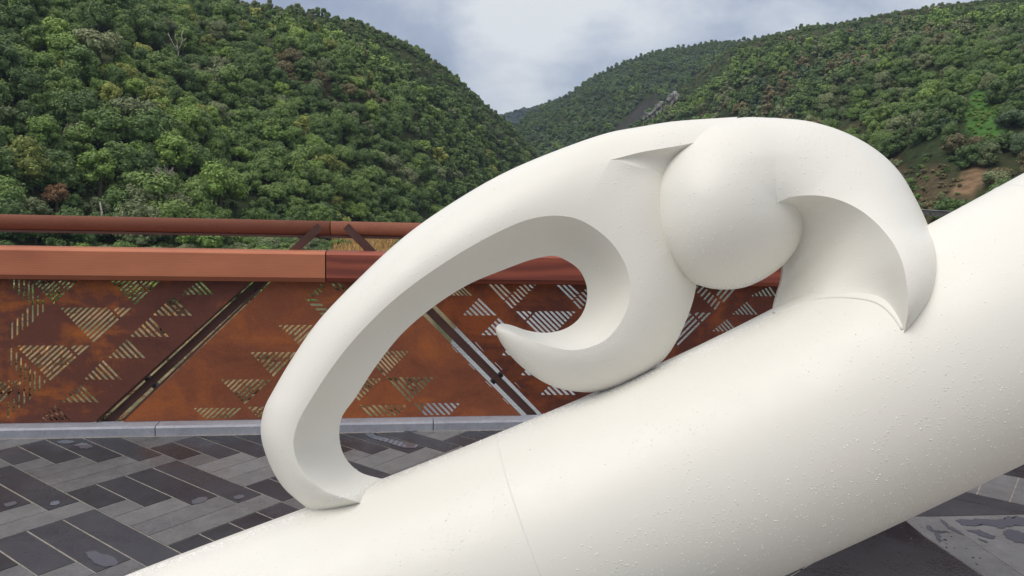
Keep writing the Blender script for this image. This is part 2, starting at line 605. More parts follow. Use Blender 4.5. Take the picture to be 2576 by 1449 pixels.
# radial outline of the ball about its centre
ang = np.arctan2(-(Bs[:, 1] - BC[1]), Bs[:, 0] - BC[0]); rad = np.hypot(Bs[:, 0] - BC[0], Bs[:, 1] - BC[1])
ang = np.mod(ang, 2 * math.pi)
sel = (ang > math.radians(75)) & (np.arange(len(ang)) < len(ang) - 30)
an_l = list(ang[sel]); rd_l = list(rad[sel])
for dg_ in range(0, 76, 5):     # upper right quarter, under the tail: an ellipse
    t = math.radians(dg_); an_l.append(t); rd_l.append(1 / math.sqrt((math.cos(t) / 187) ** 2 + (math.sin(t) / 219) ** 2))
order = np.argsort(an_l); an_s = np.array(an_l)[order]; rd_s = np.array(rd_l)[order]
an_s = np.concatenate([an_s - 2 * math.pi, an_s, an_s + 2 * math.pi]); rd_s = np.concatenate([rd_s] * 3)
kk = np.linspace(-.5, 2 * math.pi + .5, 400); rr_ = np.interp(kk, an_s, rd_s)
for _ in range(40): rr_[1:-1] = .25 * rr_[:-2] + .5 * rr_[1:-1] + .25 * rr_[2:]


def ball_h(x, y):
    a = math.atan2(-(y - BC[1]), x - BC[0]) % (2 * math.pi)
    rho = math.hypot(x - BC[0], y - BC[1]) / np.interp(a, kk, rr_)
    return HB * math.sqrt(max(0, 1 - min(1, rho) ** 2))


NS = 26
hd = MB()
GX, GY, GD = [], [], []
nT = len(Es)
for i in range(nT + len(Bs) - 1):
    tail_rib = i < nT
    E_ = Es[i] if tail_rib else (PX[0], PX[1], DC - ball_h(*PX)); O_ = Os[i] if tail_rib else Bs[i - nT + 1]
    gx, gy, gd = [], [], []
    for j in range(NS + 1):
        a = math.pi / 2 * j / NS
        s = math.sin(a)
        x = E_[0] + (O_[0] - E_[0]) * s; y = E_[1] + (O_[1] - E_[1]) * s
        arc = E_[2] + (O_[2] - E_[2]) * (1 - math.cos(a))
        d = arc if tail_rib else DC - ball_h(x, y)
        if j == NS and not tail_rib: d = DC
        gx.append(x); gy.append(y); gd.append(d)
    GX.append(gx); GY.append(gy); GD.append(gd)
GX, GY, GD = np.array(GX), np.array(GY), np.array(GD)
# between the last pure beak rib and the first pure ball rib the profile passes smoothly from one to the other
iA, iB = int(9.4 * SUB), nT - 1 + int(1.9 * SUB)
mA = (GD[iA] - GD[iA - 4]) / 4 * (iB - iA); mB = (GD[iB + 4] - GD[iB]) / 4 * (iB - iA)
for i in range(iA + 1, iB):
    t = (i - iA) / (iB - iA)
    GD[i] = (2 * t**3 - 3 * t**2 + 1) * GD[iA] + (t**3 - 2 * t**2 + t) * mA * .6 + (3 * t**2 - 2 * t**3) * GD[iB] + (t**3 - t**2) * mB * .6
    w_ = max(0, 1 - (i - iA) / (nT - 1 - iA)) if i < nT else 0
    GD[i, 0] = Es[i][2] if i < nT else DC - ball_h(*PX)
# keep the ridge edge and the skin beside it together
for i in range(iA + 1, iB):
    dlt = GD[i, 0] - (2 * GD[i, 1] - GD[i, 2])
    for j in range(1, 6): GD[i, j] += dlt * .5 * (1 - j / 6) ** 2
lam2 = np.minimum(1, np.minimum(np.arange(NS + 1), NS - np.arange(NS + 1)) / 3.0) * .5
for _ in range(90):
    a0, a1 = iA - 6, iB + 9
    GD[a0:a1] += (.5 * (GD[a0 - 1:a1 - 1] + GD[a0 + 1:a1 + 1]) - GD[a0:a1]) * lam2
rows = [[at(GX[i, j], GY[i, j], GD[i, j]) for j in range(NS + 1)] for i in range(len(GX))]
hd.grid(rows)
# back of the ball
rows = []
for i in range(0, len(Bs), 3):
    O_ = Bs[i]; row = []
    for j in range(11):
        s = math.cos(math.pi / 2 * j / 10)
        row.append(at(BC[0] + (O_[0] - BC[0]) * s, BC[1] + (O_[1] - BC[1]) * s, DC + HB * .75 * math.sqrt(max(0, 1 - s * s))))
    rows.append(row)
hd.grid(rows)
head = hd.build('bird_head', M['paint'], sculpture, smooth=True)
# hollow under the beak, and the outer back of the tail
ho = MB()
rows = []
for i in range(nT):
    E_, G_ = Es[i], Gs[i]
    bow = .018 * min(1, i / 30) * min(1, (nT - 1 - i) / 20)
    rows.append([at(E_[0] + (G_[0] - E_[0]) * t, E_[1] + (G_[1] - E_[1]) * t, E_[2] + (G_[2] - E_[2]) * (1 - (1 - t) ** 1.28) + bow * math.sin(math.pi * t)) for t in [q / 20 for q in range(21)]])
ho.grid(rows)
G2 = Gs.copy(); i0 = 5 * SUB
fl = []
for i in range(i0, nT):
    g = Gs[i]
    fl.append([P3(g), at(g[0] - 4 * min(1, (i - i0) / 10), g[1], g[2] + .02)])
ho.grid(fl)
rows = []
for i in range(i0 - 4, nT):
    O_, G_ = Os[i], Gs[i]
    rows.append([at(O_[0] + (G_[0] - O_[0]) * t, O_[1] + (G_[1] - O_[1]) * t, O_[2] + (G_[2] + .02 - O_[2]) * t + .08 * math.sin(math.pi * t)) for t in [q / 10 for q in range(11)]])
ho.grid(rows)
hollow = ho.build('beak_hollow', M['paint'], None, smooth=True)
hollow.parent = head
hollow.matrix_parent_inverse = (Matrix.Translation(sculpture.location) @ head.matrix_parent_inverse).inverted()

# weld bead where the beak's hollow meets the tube
mb = MB(); pts_ = []
for i in range(2, 5 * SUB + 1, 2):
    g = Gs[i]; pts_.append(at(g[0], g[1], tube_depth(g[0], g[1], .001)))
mb.tube(pts_, .0042, 8)
wb_ = mb.build('weld_seam', M['seam'], None, smooth=True); wb_.parent = head
wb_.matrix_parent_inverse = (Matrix.Translation(sculpture.location) @ head.matrix_parent_inverse).inverted()

# ================================================================== PAVING
oG = Vector((-2.2969, 3.8426, 0)); YAW = .9537; PV = .15817
Bv = Vector((math.cos(YAW), math.sin(YAW), 0)); Av = Vector((math.sin(YAW), -math.cos(YAW), 0))
FY = .1482
fd = Vector((math.cos(FY), math.sin(FY), 0)); fn = Vector((-math.sin(FY), math.cos(FY), 0))
K0 = on_level(0, 1104)                                  # foot of the kerb
Z1 = .003                                               # top of the pavers


def clip_poly(poly, keep):
    """keep: function value >= 0 inside"""
    out = []
    for i in range(len(poly)):
        a, b = poly[i], poly[(i + 1) % len(poly)]
        ka, kb = keep(a), keep(b)
        if ka >= 0: out.append(a)
        if (ka >= 0) != (kb >= 0):
            t = ka / (ka - kb); out.append(a + (b - a) * t)
    return out


pv = MB(); tones = []


def paver(poly, m, tone=None, gap=.005, sink=0):
    c = sum(poly, Vector()) / len(poly)
    q = []
    n = len(poly)
    # inset each edge by gap
    area = sum(poly[i].x * poly[(i + 1) % n].y - poly[(i + 1) % n].x * poly[i].y for i in range(n))
    if area < 0: poly = poly[::-1]
    for i in range(n):
        p0, p1, p2 = poly[i - 1], poly[i], poly[(i + 1) % n]
        e1 = (p1 - p0).normalized(); e2 = (p2 - p1).normalized()
        n1 = Vector((-e1.y, e1.x, 0)); n2 = Vector((-e2.y, e2.x, 0))
        den = 1 + n1.dot(n2)
        q.append(p1 + (n1 + n2) * (gap / max(.3, den)))
    t = random.random() if tone is None else tone
    top = [v + Vector((0, 0, Z1 - sink)) for v in q]
    n0 = len(pv.f)
    pv.add([v + Vector((0, 0, -.004)) for v in q] + top, [tuple(range(n, 2 * n))] + [(i, (i + 1) % n, n + (i + 1) % n, n + i) for i in range(n)], m)
    tones.extend([t] * (len(pv.f) - n0))


def gp(i, j): return oG + Bv * (i * PV) + Av * (j * PV)


def inside_deck(p): return -(p - K0).dot(fn) - .02


def lay(poly, m, gap=.005):
    poly = clip_poly([Vector(p) for p in poly], inside_deck)
    if len(poly) < 3: return
    c = sum(poly, Vector()) / len(poly)
    if c.y < .2 or abs(c.x) > 7: return
    px, py, d = project(c)
    if d > .3 and px > 1840 and py > 1075 - (px - 1840) * .0: return      # the corner by the tube has its own cut pieces
    paver(poly, m, None, gap)


for b in range(-14, 18):
    for per in range(-14, 14):
        j0 = -2 * b + 6 * per
        if (gp(4 * b + 2, j0 + 3) - Vector((0, 3.5, 0))).length > 8: continue
        for k in range(4):
            lay([gp(4 * b + k, j0), gp(4 * b + k + 1, j0), gp(4 * b + k + 1, j0 + 2 + k), gp(4 * b + k, j0 + 2 + k)], 0)
        for m_ in range(2, 6):
            n_ = m_ - 1
            lay([gp(4 * b, j0 + m_), gp(4 * b + n_, j0 + m_), gp(4 * b + n_, j0 + m_ + 1), gp(4 * b, j0 + m_ + 1)], 1, .0022)


def zc(x, y):   # corner by the tube
    return on_level(1852.8 + x / 3.5618, 1086.1 + y / 3.5618)


for poly, m, t in [
    ([(-900, 2100), (-900, 1760), (1235, 838), (1255, 832), (480, 1300), (300, 1500)], 0, .1),
    ([(300, 1500), (480, 1300), (1255, 832), (1475, 762), (1700, 950), (2205, 1293), (3100, 1900), (1500, 2300)], 2, .2),
    ([(1475, 762), (1790, 763), (2560, 1293), (3500, 1950), (3100, 1900), (2205, 1293), (1700, 950)], 1, .5),
    ([(1790, 763), (2576, 745), (3600, 730), (3600, 1960), (3500, 1950), (2560, 1293)], 1, .8),
    ([(1390, 748), (1480, 640), (1740, 552), (2130, 640), (2576, 735), (2576, 745), (1790, 763), (1475, 762)], 0, .9),
    ([(1740, 552), (1860, 500), (2576, 662), (3600, 880), (3600, 730), (2576, 745), (2130, 640)], 0, .8),
    ([(1600, 560), (1860, 500), (1740, 552), (1480, 640), (1390, 748), (1000, 900), (1000, 700)], 0, .6),
    ([(1860, 500), (1960, 440), (2100, 395), (2210, 418), (2150, 566)], 1, .4),
    ([(2150, 566), (2240, 358), (2530, 412), (2445, 633)], 1, .6),
    ([(2445, 633), (2530, 412), (2900, 480), (2900, 735)], 1, .5),
    ([(2240, 358), (2300, 300), (2540, 352), (2900, 420), (2900, 480), (2530, 412)], 0, .3),
    ([(1960, 440), (1850, 420), (2300, 300), (2240, 358), (2210, 418), (2100, 395)], 0, .4),
    ([(2300, 300), (2380, 255), (2900, 360), (2900, 420), (2540, 352)], 0, .2),
    ([(2380, 255), (2500, 180), (3000, 260), (2900, 360)], 0, .35),
]:
    paver([zc(*q) for q in poly], m, t, .004)
pav = mesh_obj('paving', pv.v, pv.f, None, None, False, pv.m, [M['paver_dark'], M['paver_light'], M['paver_black']])
at_ = pav.data.attributes.new('tone', 'FLOAT', 'FACE'); at_.data.foreach_set('value', np.array(tones, dtype=np.float32))
tag(pav, kind='structure')
# mortar bed and the bridge deck under it
mb = MB()
c0 = K0 - fd * 9 - fn * 12; mb.box(Vector((c0.x, c0.y, -.0)), fd * 22, fn * 12.12, (0, 0, -.012))
tag(mb.build('paving_bed', M['grout']), kind='structure')
mb = MB(); c0 = K0 - fd * 9.02 - fn * 12; mb.box(Vector((c0.x, c0.y, -.016)), fd * 22.04, fn * 12.14, (0, 0, -.45))
tag(mb.build('bridge_deck', M['deck']), kind='structure')


# rain puddles: thin wobbly sheets
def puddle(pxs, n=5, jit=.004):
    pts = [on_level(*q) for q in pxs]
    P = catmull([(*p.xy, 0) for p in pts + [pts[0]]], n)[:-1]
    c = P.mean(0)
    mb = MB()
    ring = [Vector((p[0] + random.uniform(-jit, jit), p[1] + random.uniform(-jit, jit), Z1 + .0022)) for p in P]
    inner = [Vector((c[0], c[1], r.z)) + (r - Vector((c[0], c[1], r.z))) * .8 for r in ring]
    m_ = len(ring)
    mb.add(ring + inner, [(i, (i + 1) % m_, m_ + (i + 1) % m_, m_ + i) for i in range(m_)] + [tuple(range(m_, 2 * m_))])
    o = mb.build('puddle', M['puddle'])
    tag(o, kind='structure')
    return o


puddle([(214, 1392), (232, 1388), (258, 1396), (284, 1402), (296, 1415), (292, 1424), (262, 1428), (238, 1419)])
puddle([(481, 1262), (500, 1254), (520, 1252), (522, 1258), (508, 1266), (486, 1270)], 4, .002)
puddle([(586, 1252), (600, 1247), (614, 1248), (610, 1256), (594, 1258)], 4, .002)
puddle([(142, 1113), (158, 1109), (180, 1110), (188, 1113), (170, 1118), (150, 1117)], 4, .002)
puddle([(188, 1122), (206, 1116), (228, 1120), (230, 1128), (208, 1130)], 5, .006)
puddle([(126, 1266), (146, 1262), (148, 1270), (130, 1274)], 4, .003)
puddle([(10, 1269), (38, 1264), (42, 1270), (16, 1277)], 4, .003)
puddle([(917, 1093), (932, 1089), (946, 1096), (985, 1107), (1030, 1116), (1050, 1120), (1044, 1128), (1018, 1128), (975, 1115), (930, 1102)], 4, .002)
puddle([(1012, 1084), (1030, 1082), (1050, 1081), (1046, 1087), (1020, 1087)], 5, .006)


def zpud(l, jit=.003): return puddle([(1852.8 + x / 3.5618, 1086.1 + y / 3.5618) for x, y in l], 4, jit)


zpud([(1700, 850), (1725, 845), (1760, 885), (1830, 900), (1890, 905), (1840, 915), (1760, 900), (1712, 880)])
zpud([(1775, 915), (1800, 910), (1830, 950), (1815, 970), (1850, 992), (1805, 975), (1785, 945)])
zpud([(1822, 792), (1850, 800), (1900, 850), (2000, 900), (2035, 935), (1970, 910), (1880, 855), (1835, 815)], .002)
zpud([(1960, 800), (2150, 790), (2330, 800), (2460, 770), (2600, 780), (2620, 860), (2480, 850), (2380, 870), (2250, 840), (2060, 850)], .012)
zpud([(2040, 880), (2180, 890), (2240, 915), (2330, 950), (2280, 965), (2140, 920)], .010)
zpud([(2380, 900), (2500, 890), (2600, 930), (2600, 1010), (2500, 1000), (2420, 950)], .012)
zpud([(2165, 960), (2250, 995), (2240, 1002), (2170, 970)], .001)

# beads of rain standing on the black corner stone and the joint beside it
bd = MB()


def bead(mbx, p, nrm, r, flat=.5, rings=3, seg=8):
    nrm = nrm.normalized()
    a = nrm.orthogonal().normalized(); b_ = nrm.cross(a)
    vs = []; fs = []
    for i in range(rings):
        t = math.pi / 2 * i / rings
        for k in range(seg):
            q = 2 * math.pi * k / seg
            vs.append(p + (a * math.cos(q) + b_ * math.sin(q)) * (r * math.cos(t)) + nrm * (r * flat * math.sin(t)))
    vs.append(p + nrm * r * flat)
    for i in range(rings - 1):
        for k in range(seg):
            fs.append((i * seg + k, i * seg + (k + 1) % seg, (i + 1) * seg + (k + 1) % seg, (i + 1) * seg + k))
    for k in range(seg): fs.append(((rings - 1) * seg + k, (rings - 1) * seg + (k + 1) % seg, rings * seg))
    mbx.add(vs, fs)


for _ in range(230):
    x = random.uniform(350, 2200); y = random.uniform(820, 1290)
    if y < 1290 - (x - 200) * .43 + 20: continue
    if x > 1500 and random.random() < .3: continue
    p = zc(x, y); p.z = Z1
    bead(bd, p, Vector((0, 0, 1)), random.choice([.002, .003, .004, .006, .008]) * random.uniform(.7, 1.2), .45)
M['bead'] = water_material('clear_rain_bead', (.012, .013, .016), .04, 6, 0, 1.4)
tag(bd.build('rain_beads', M['bead'], smooth=True), 'beads of rain water standing on the black paving stone', 'water drops', kind='stuff')

# ================================================================== KERB AND RAILING
def fpt(x, y, off):
    """the point of the vertical plane off metres behind the kerb face seen at (x, y)"""
    r = ray(x, y); t = (K0 + fn * off - CAM).dot(fn) / r.dot(fn)
    return CAM + r * t


def fsz(x, y, off):
    p = fpt(x, y, off); return (p - K0).dot(fd), p.z


def fP(s, z, off): 
    q = K0 + fd * s + fn * off
    return Vector((q.x, q.y, z))


mb = MB()
zt = fsz(400, 1061, .10)[1]
KJ = [-8.0, fsz(390, 1085, 0)[0], fsz(1090, 1060, 0)[0], 9.0, 12.5]
KJ.insert(3, 2 * KJ[2] - KJ[1])
for a, b in zip(KJ[:-1], KJ[1:]):
    prof = [(0, -.003), (0, zt - .012), (.012, zt), (.125, zt), (.125, -.003)]
    mb.prism([fP(a + .003, z, o) for o, z in prof], fd * (b - a - .006))
tag(mb.build('kerb', M['kerb']), kind='structure')

POFF = .10
railing = empty('bridge_railing', K0 + fn * POFF, 'rusty steel bridge railing with slotted panels, red timber handrail and round top rail', 'railing')
# ---- slotted panels
SL1, SL2, SL3 = [], [], []
Z4 = lambda x, y: (x / 2.3874, 511.1 + y / 2.3874)
Z4b = lambda x, y: (x / 3.488, 670.8 + y / 3.488)
Z5b = lambda x, y: (447.2 + x / 3.488, 670.8 + y / 3.488)
Z6 = lambda x, y: (798.6 + x / 2.52, 511.1 + y / 2.52)
Z3 = lambda x, y: (1213.9 + x / 3.78, 447.2 + y / 3.78)
Z7 = lambda x, y: (1469.5 + x / 2.0618, 255.6 + y / 2.0618)


def tri(dst, zf, p0, p1, p2, n, cut=None, duty=.52):
    p0, p1, p2 = [np.array(zf(*q)) for q in (p0, p1, p2)]
    for i in range(n):
        t0 = (i + .12) / n; t1 = t0 + duty / n
        a0 = p0 + (p2 - p0) * t0; b0 = p1 + (p2 - p1) * t0; a1 = p0 + (p2 - p0) * t1; b1 = p1 + (p2 - p1) * t1
        if cut is None: dst.append([a0, b0, b1, a1]); continue
        def on(a, b, t, c): return a + (b - a) * (c / (1 - t))
        c0, c1 = cut - .02, cut + .025
        if c0 / (1 - t1) >= 1: dst.append([a0, b0, b1, a1]); continue
        dst.append([a0, on(a0, b0, t0, c0), on(a1, b1, t1, c0), a1])
        if c1 / (1 - t1) < 1: dst.append([on(a0, b0, t0, c1), b0, b1, on(a1, b1, t1, c1)])


def verts_(dst, zf, lst, w, sl=0):
    for x, y0, y1 in lst: dst.append([np.array(zf(*q)) for q in ((x - w / 2, y0 + sl), (x + w / 2, y0 - sl), (x + w / 2, y1 - sl), (x - w / 2, y1 + sl))])


def bars(dst, zf, lst, w, horiz=True):
    """slanted slots given by their end points, square cut along x"""
    for x0, y0, x1, y1 in lst: dst.append([np.array(zf(*q)) for q in ((x0 - w / 2, y0), (x0 + w / 2, y0), (x1 + w / 2, y1), (x1 - w / 2, y1))])


tri(SL1, Z4b, (820, 668), (1162, 360), (522, 360), 12, .68)
tri(SL1, Z4b, (440, 1005), (792, 692), (130, 692), 12, .68)
tri(SL1, Z4b, (470, 330), (690, 122), (275, 122), 9, .5)
tri(SL1, Z4b, (1185, 338), (1412, 125), (965, 125), 9, .52)
tri(SL1, Z4b, (-70, 1260), (220, 1000), (-330, 1000), 9, .68)
for a, b, c in [((1205, 462), (1290, 550), (1075, 550)), ((1040, 558), (1160, 676), (912, 676)), ((905, 684), (1022, 803), (775, 803)), ((765, 813), (880, 931), (642, 931)), ((622, 940), (738, 1060), (500, 1060)), ((487, 1085), (600, 1196), (362, 1196)), ((330, 1210), (440, 1316), (228, 1316))]:
    tri(SL1, Z4, a, b, c, 6)
verts_(SL1, Z4b, [(105, 490, 635), (150, 455, 600), (195, 415, 560), (240, 360, 525), (285, 300, 488), (330, 250, 430), (375, 290, 400), (120, 115, 200), (165, 115, 245), (210, 118, 280), (250, 135, 315), (285, 155, 285)], 19, 8)
verts_(SL1, Z4b, [(97, 715, 865), (142, 755, 920), (182, 800, 965), (222, 850, 1000), (262, 875, 1165), (302, 920, 1120), (345, 960, 1085), (388, 995, 1030), (212, 1045, 1205), (165, 1095, 1245), (120, 1155, 1275), (70, 1190, 1330)], 19, 8)
tri(SL2, Z5b, (1085, 705), (1295, 512), (875, 512), 8)
tri(SL2, Z5b, (840, 970), (1050, 750), (630, 750), 8)
tri(SL2, Z5b, (590, 1212), (825, 990), (370, 990), 9)
tri(SL2, Z5b, (345, 1440), (565, 1240), (130, 1240), 9)
tri(SL2, Z5b, (820, 1440), (1040, 1230), (605, 1230), 8)
for q in [[(1155, 242), (1168, 232), (1200, 262), (1187, 270)], [(1185, 212), (1200, 203), (1237, 240), (1222, 255)], [(1218, 187), (1233, 180), (1265, 218), (1250, 226)], [(1247, 160), (1262, 152), (1290, 185), (1275, 194)],
          [(1117, 285), (1225, 287), (1240, 303), (1140, 303)], [(1155, 325), (1260, 325), (1278, 345), (1175, 345)], [(1200, 365), (1300, 365), (1320, 385), (1220, 385)], [(1240, 405), (1330, 405), (1350, 422), (1258, 422)],
          [(1338, 142), (1360, 142), (1422, 210), (1405, 214)], [(1400, 148), (1422, 148), (1480, 215), (1462, 218)]]:
    SL2.append([np.array(Z5b(*p)) for p in q])
tri(SL2, Z6, (425, 1100), (275, 937), (582, 937), 10)
tri(SL2, Z6, (582, 1264), (432, 1103), (744, 1103), 8)
tri(SL2, Z6, (262, 1255), (112, 1110), (408, 1110), 8)
tri(SL2, Z6, (415, 1440), (258, 1280), (572, 1280), 8)
tri(SL2, Z6, (755, 1425), (603, 1268), (908, 1268), 8)
for q in [(852, 908, 888, 948), (958, 1017, 998, 1057), (1065, 1128, 1103, 1166), (1175, 1237, 1214, 1275)]: bars(SL2, Z6, [q], 6)
bars(SL3, Z3, [(70, 1012, 205, 1160), (120, 1012, 237, 1130), (172, 1012, 262, 1102)], 26)
bars(SL3, Z3, [(220, 1168, 285, 1240), (250, 1140, 315, 1212), (275, 1112, 345, 1185), (302, 1085, 372, 1158), (328, 1057, 400, 1130), (355, 1032, 427, 1105), (392, 1012, 450, 1075), (440, 1012, 478, 1050), (490, 1012, 500, 1022)], 22)
bars(SL3, Z3, [(712, 1014, 857, 1160), (765, 1014, 885, 1135), (818, 1016, 912, 1105)], 26)
bars(SL3, Z3, [(868, 1172, 935, 1245), (895, 1145, 962, 1215), (920, 1118, 988, 1185), (948, 1090, 1015, 1155), (975, 1062, 1040, 1128), (1003, 1035, 1065, 1098)], 22)
tri(SL3, Z3, (605, 1562), (310, 1270), (892, 1270), 11, .67)
for a, b, c in [((1025, 600), (1140, 712), (918, 712)), ((1150, 725), (1264, 838), (1033, 838)), ((1277, 852), (1392, 966), (1163, 966)), ((1402, 977), (1517, 1092), (1285, 1092)), ((1527, 1102), (1642, 1216), (1410, 1216)), ((915, 520), (985, 586), (828, 586))]:
    tri(SL3, Z6, a, b, c, 6)
for q in [(1000, 880, 1052, 940), (1125, 1010, 1172, 1058), (1250, 1136, 1300, 1190), (1372, 1262, 1418, 1312)]: bars(SL3, Z6, [q], 6)
SL3r = []
for i in range(7):
    SL3r.append([np.array(Z3(*q)) for q in ((2005 + 32 * i, 1060 + 31 * i), (2020 + 32 * i, 1072 + 31 * i), (2086 + 30 * i, 1008 + 29 * i), (2070 + 30 * i, 998 + 29 * i))])
for x0, y0, x1, y1 in [(2222, 1112, 2290, 1044), (2250, 1142, 2345, 1044), (2278, 1172, 2402, 1044)]:
    SL3r.append([np.array(Z3(*q)) for q in ((x0, y0), (x0 + 16, y0 + 14), (x1 + 18, y1), (x1 - 10, y1))])
tri(SL3r, Z3, (1865, 1600), (2185, 1282), (1560, 1282), 11, .68)
for a, b, c in [((845, 1036), (905, 1105), (765, 1105)), ((742, 1128), (800, 1192), (662, 1192)), ((965, 955), (1003, 1010), (862, 1010))]:
    tri(SL3r, Z7, a, b, c, 6)
SL3 += SL3r


def panel(corners, slots, mat, label=None, hmin=None):
    """plate cut with real openings"""
    poly = [Vector(fsz(x, y, POFF)) for x, y in corners]
    cen = sum(poly, Vector((0, 0))) / len(poly)
    lo = min(p.y for p in poly) + .012; hi = fsz(400, 706, POFF)[1] - .004
    n = len(poly)
    if sum(poly[i].x * poly[(i + 1) % n].y - poly[(i + 1) % n].x * poly[i].y for i in range(n)) < 0: poly = poly[::-1]
    vs = list(poly); faces = [list(range(len(poly)))]
    ar = sum(poly[i].x * poly[(i + 1) % n].y - poly[(i + 1) % n].x * poly[i].y for i in range(n))
    sg = 1 if ar > 0 else -1
    holes = []
    for s in slots:
        q = [Vector(fsz(float(p[0]), float(p[1]), POFF)) for p in s]
        q = clip_poly(q, lambda p: p.y - lo); 
        if len(q) > 2: q = clip_poly(q, lambda p: hi - p.y)
        for i in range(n):
            a, b = poly[i], poly[(i + 1) % n]; e = (b - a).normalized(); nn = Vector((-e.y, e.x)) * sg
            if len(q) > 2: q = clip_poly(q, lambda p: (p - a).dot(nn) - .006)
        if len(q) < 3: continue
        A = sum(q[i].x * q[(i + 1) % len(q)].y - q[(i + 1) % len(q)].x * q[i].y for i in range(len(q)))
        if abs(A) < 6e-5: continue
        # drop repeated corners
        qq = [q[0]]
        for p in q[1:]:
            if (p - qq[-1]).length > .0015: qq.append(p)
        if (qq[0] - qq[-1]).length < .0015: qq.pop()
        if len(qq) < 3: continue
        holes.append(qq if A > 0 else qq[::-1])
    for qq in holes:
        b = len(vs); vs += qq; faces.append(list(range(b, b + len(qq))))
    rv, re, rf, ov, oe, of = delaunay_2d_cdt(vs, [], faces, 3, 1e-5, True)
    keep = [f for f, o in zip(rf, of) if o == [0]]
    bm = bmesh.new()
    bv = [bm.verts.new(fP(p.x, p.y, POFF)) for p in rv]
    for f in keep:
        try: bm.faces.new([bv[i] for i in f])
        except ValueError: pass
    for v in [v for v in bm.verts if not v.link_faces]: bm.verts.remove(v)
    g = bmesh.ops.extrude_face_region(bm, geom=list(bm.faces))
    bmesh.ops.translate(bm, vec=fn * .006, verts=[v for v in g['geom'] if isinstance(v, bmesh.types.BMVert)])
    bmesh.ops.recalc_face_normals(bm, faces=bm.faces)
    me = bpy.data.meshes.new('slotted_panel'); bm.to_mesh(me); bm.free(); me.materials.append(mat)
    o = link(bpy.data.objects.new('slotted_panel', me)); parent_keep(o, railing)
    if label: o['label'] = label
    return o


pan_a = panel([(-760, 676), (644, 690), (628, 710), (237, 1062), (-760, 1077)], SL1, M['corten_a'], 'dark brown panel with orange rust streaks')
pan_b = panel([(697, 690), (957, 693), (977, 705), (1312, 1045), (310, 1061), (679, 711)], SL2, M['corten_b'], 'orange brown slotted panel')
panel([(1022, 693), (2105, 702), (2090, 715), (1742, 1039), (1366, 1045), (1036, 707)], SL3, M['corten_c'], 'dark maroon slotted panel')
panel([(2160, 702), (3400, 712), (3400, 1012), (1810, 1037)], [], M['corten_c'])


# folded edges of the two panels on either side of the left gap
for par_, (xa, ya, xb, yb), sx_ in ((pan_a, (640, 695, 239, 1060), 1), (pan_b, (688, 698, 312, 1059), -1)):
    a = Vector(fsz(xa, ya, POFF)); b = Vector(fsz(xb, yb, POFF)); e_ = (b - a).normalized(); n_ = Vector((-e_.y, e_.x))
    if n_.x * sx_ < 0: n_ = -n_
    mb = MB(); mb.prism([fP(q.x, q.y, POFF + .0085) for q in (a, b, b + n_ * .015, a + n_ * .015)], fn * .03)
    k_ = mb.build('edge_flange', M['corten_bar'], None); k_.parent = par_
    k_.matrix_parent_inverse = (Matrix.Translation(railing.location) @ par_.matrix_parent_inverse).inverted()


# ---- diagonal bars with their black clips
def brace(p_bot, p_top, off, w, clips=()):
    a = Vector(fsz(*p_bot, off)); b = Vector(fsz(*p_top, off))
    e = (b - a).normalized(); n_ = Vector((-e.y, e.x)) * (w / 2)
    mbx = MB()
    mbx.prism([fP(q.x, q.y, off) for q in (a - n_, a + n_, b + n_, b - n_)], fn * .05)
    o = mbx.build('diagonal_brace', M['corten_bar'], railing)
    for cx_, cy_ in clips:
        c = Vector(fsz(cx_, cy_, off - .004)); h = .015
        m2 = MB(); m2.prism([fP(q.x, q.y, off - .004) for q in (c - e * h - n_ * .5, c - e * h + n_ * .5, c + e * h + n_ * .5, c + e * h - n_ * .5)], fn * .05)
        k = m2.build('clip', M['clip']); k.parent = o; k.matrix_parent_inverse = (Matrix.Translation(railing.location) @ o.matrix_parent_inverse).inverted()
    return o


BOFF = .14
brace((268, 1064), (806, 569), BOFF, .052, [(368, 953), (388, 972), (645, 732)])
brace((1345, 1050), (870, 569), BOFF, .052, [(1242, 961), (1260, 945)])
brace((1780, 1045), (2255, 575), BOFF, .052)
brace((-760, 1080), (-250, 569), BOFF, .052)


# ---- timber handrail
def extr(prof, s0, s1, mat, name, smooth=False):
    mbx = MB(); mbx.prism([fP(s0, z, o) for o, z in prof], fd * (s1 - s0))
    return mbx.build(name, mat, railing, smooth)


zF = lambda y, off, x=400: fsz(x, y, off)[1]
lift = lambda y0, sl: y0 + sl * 400
prof = [(.02, zF(lift(628, .0165), .02)), (.045, zF(lift(619.5, .0175), .045)), (.15, zF(lift(619.5, .0175), .045)), (.15, zF(lift(701.5, .0100), .05)), (.05, zF(lift(701.5, .0100), .05)), (.02, zF(lift(690, .0115), .02))]
sj = fsz(819, 670, .02)[0]
t1_ = extr(prof, -8.0, sj - .004, M['timber_a'], 'timber_handrail'); t1_['label'] = 'pale salmon red timber handrail length'
t2_ = extr(prof, sj + .004, sj + 4.2, M['timber_b'], 'timber_handrail'); t2_['label'] = 'dark red timber handrail length with swirling grain'
extr(prof, sj + 4.208, 11.0, M['timber_b'], 'timber_handrail')


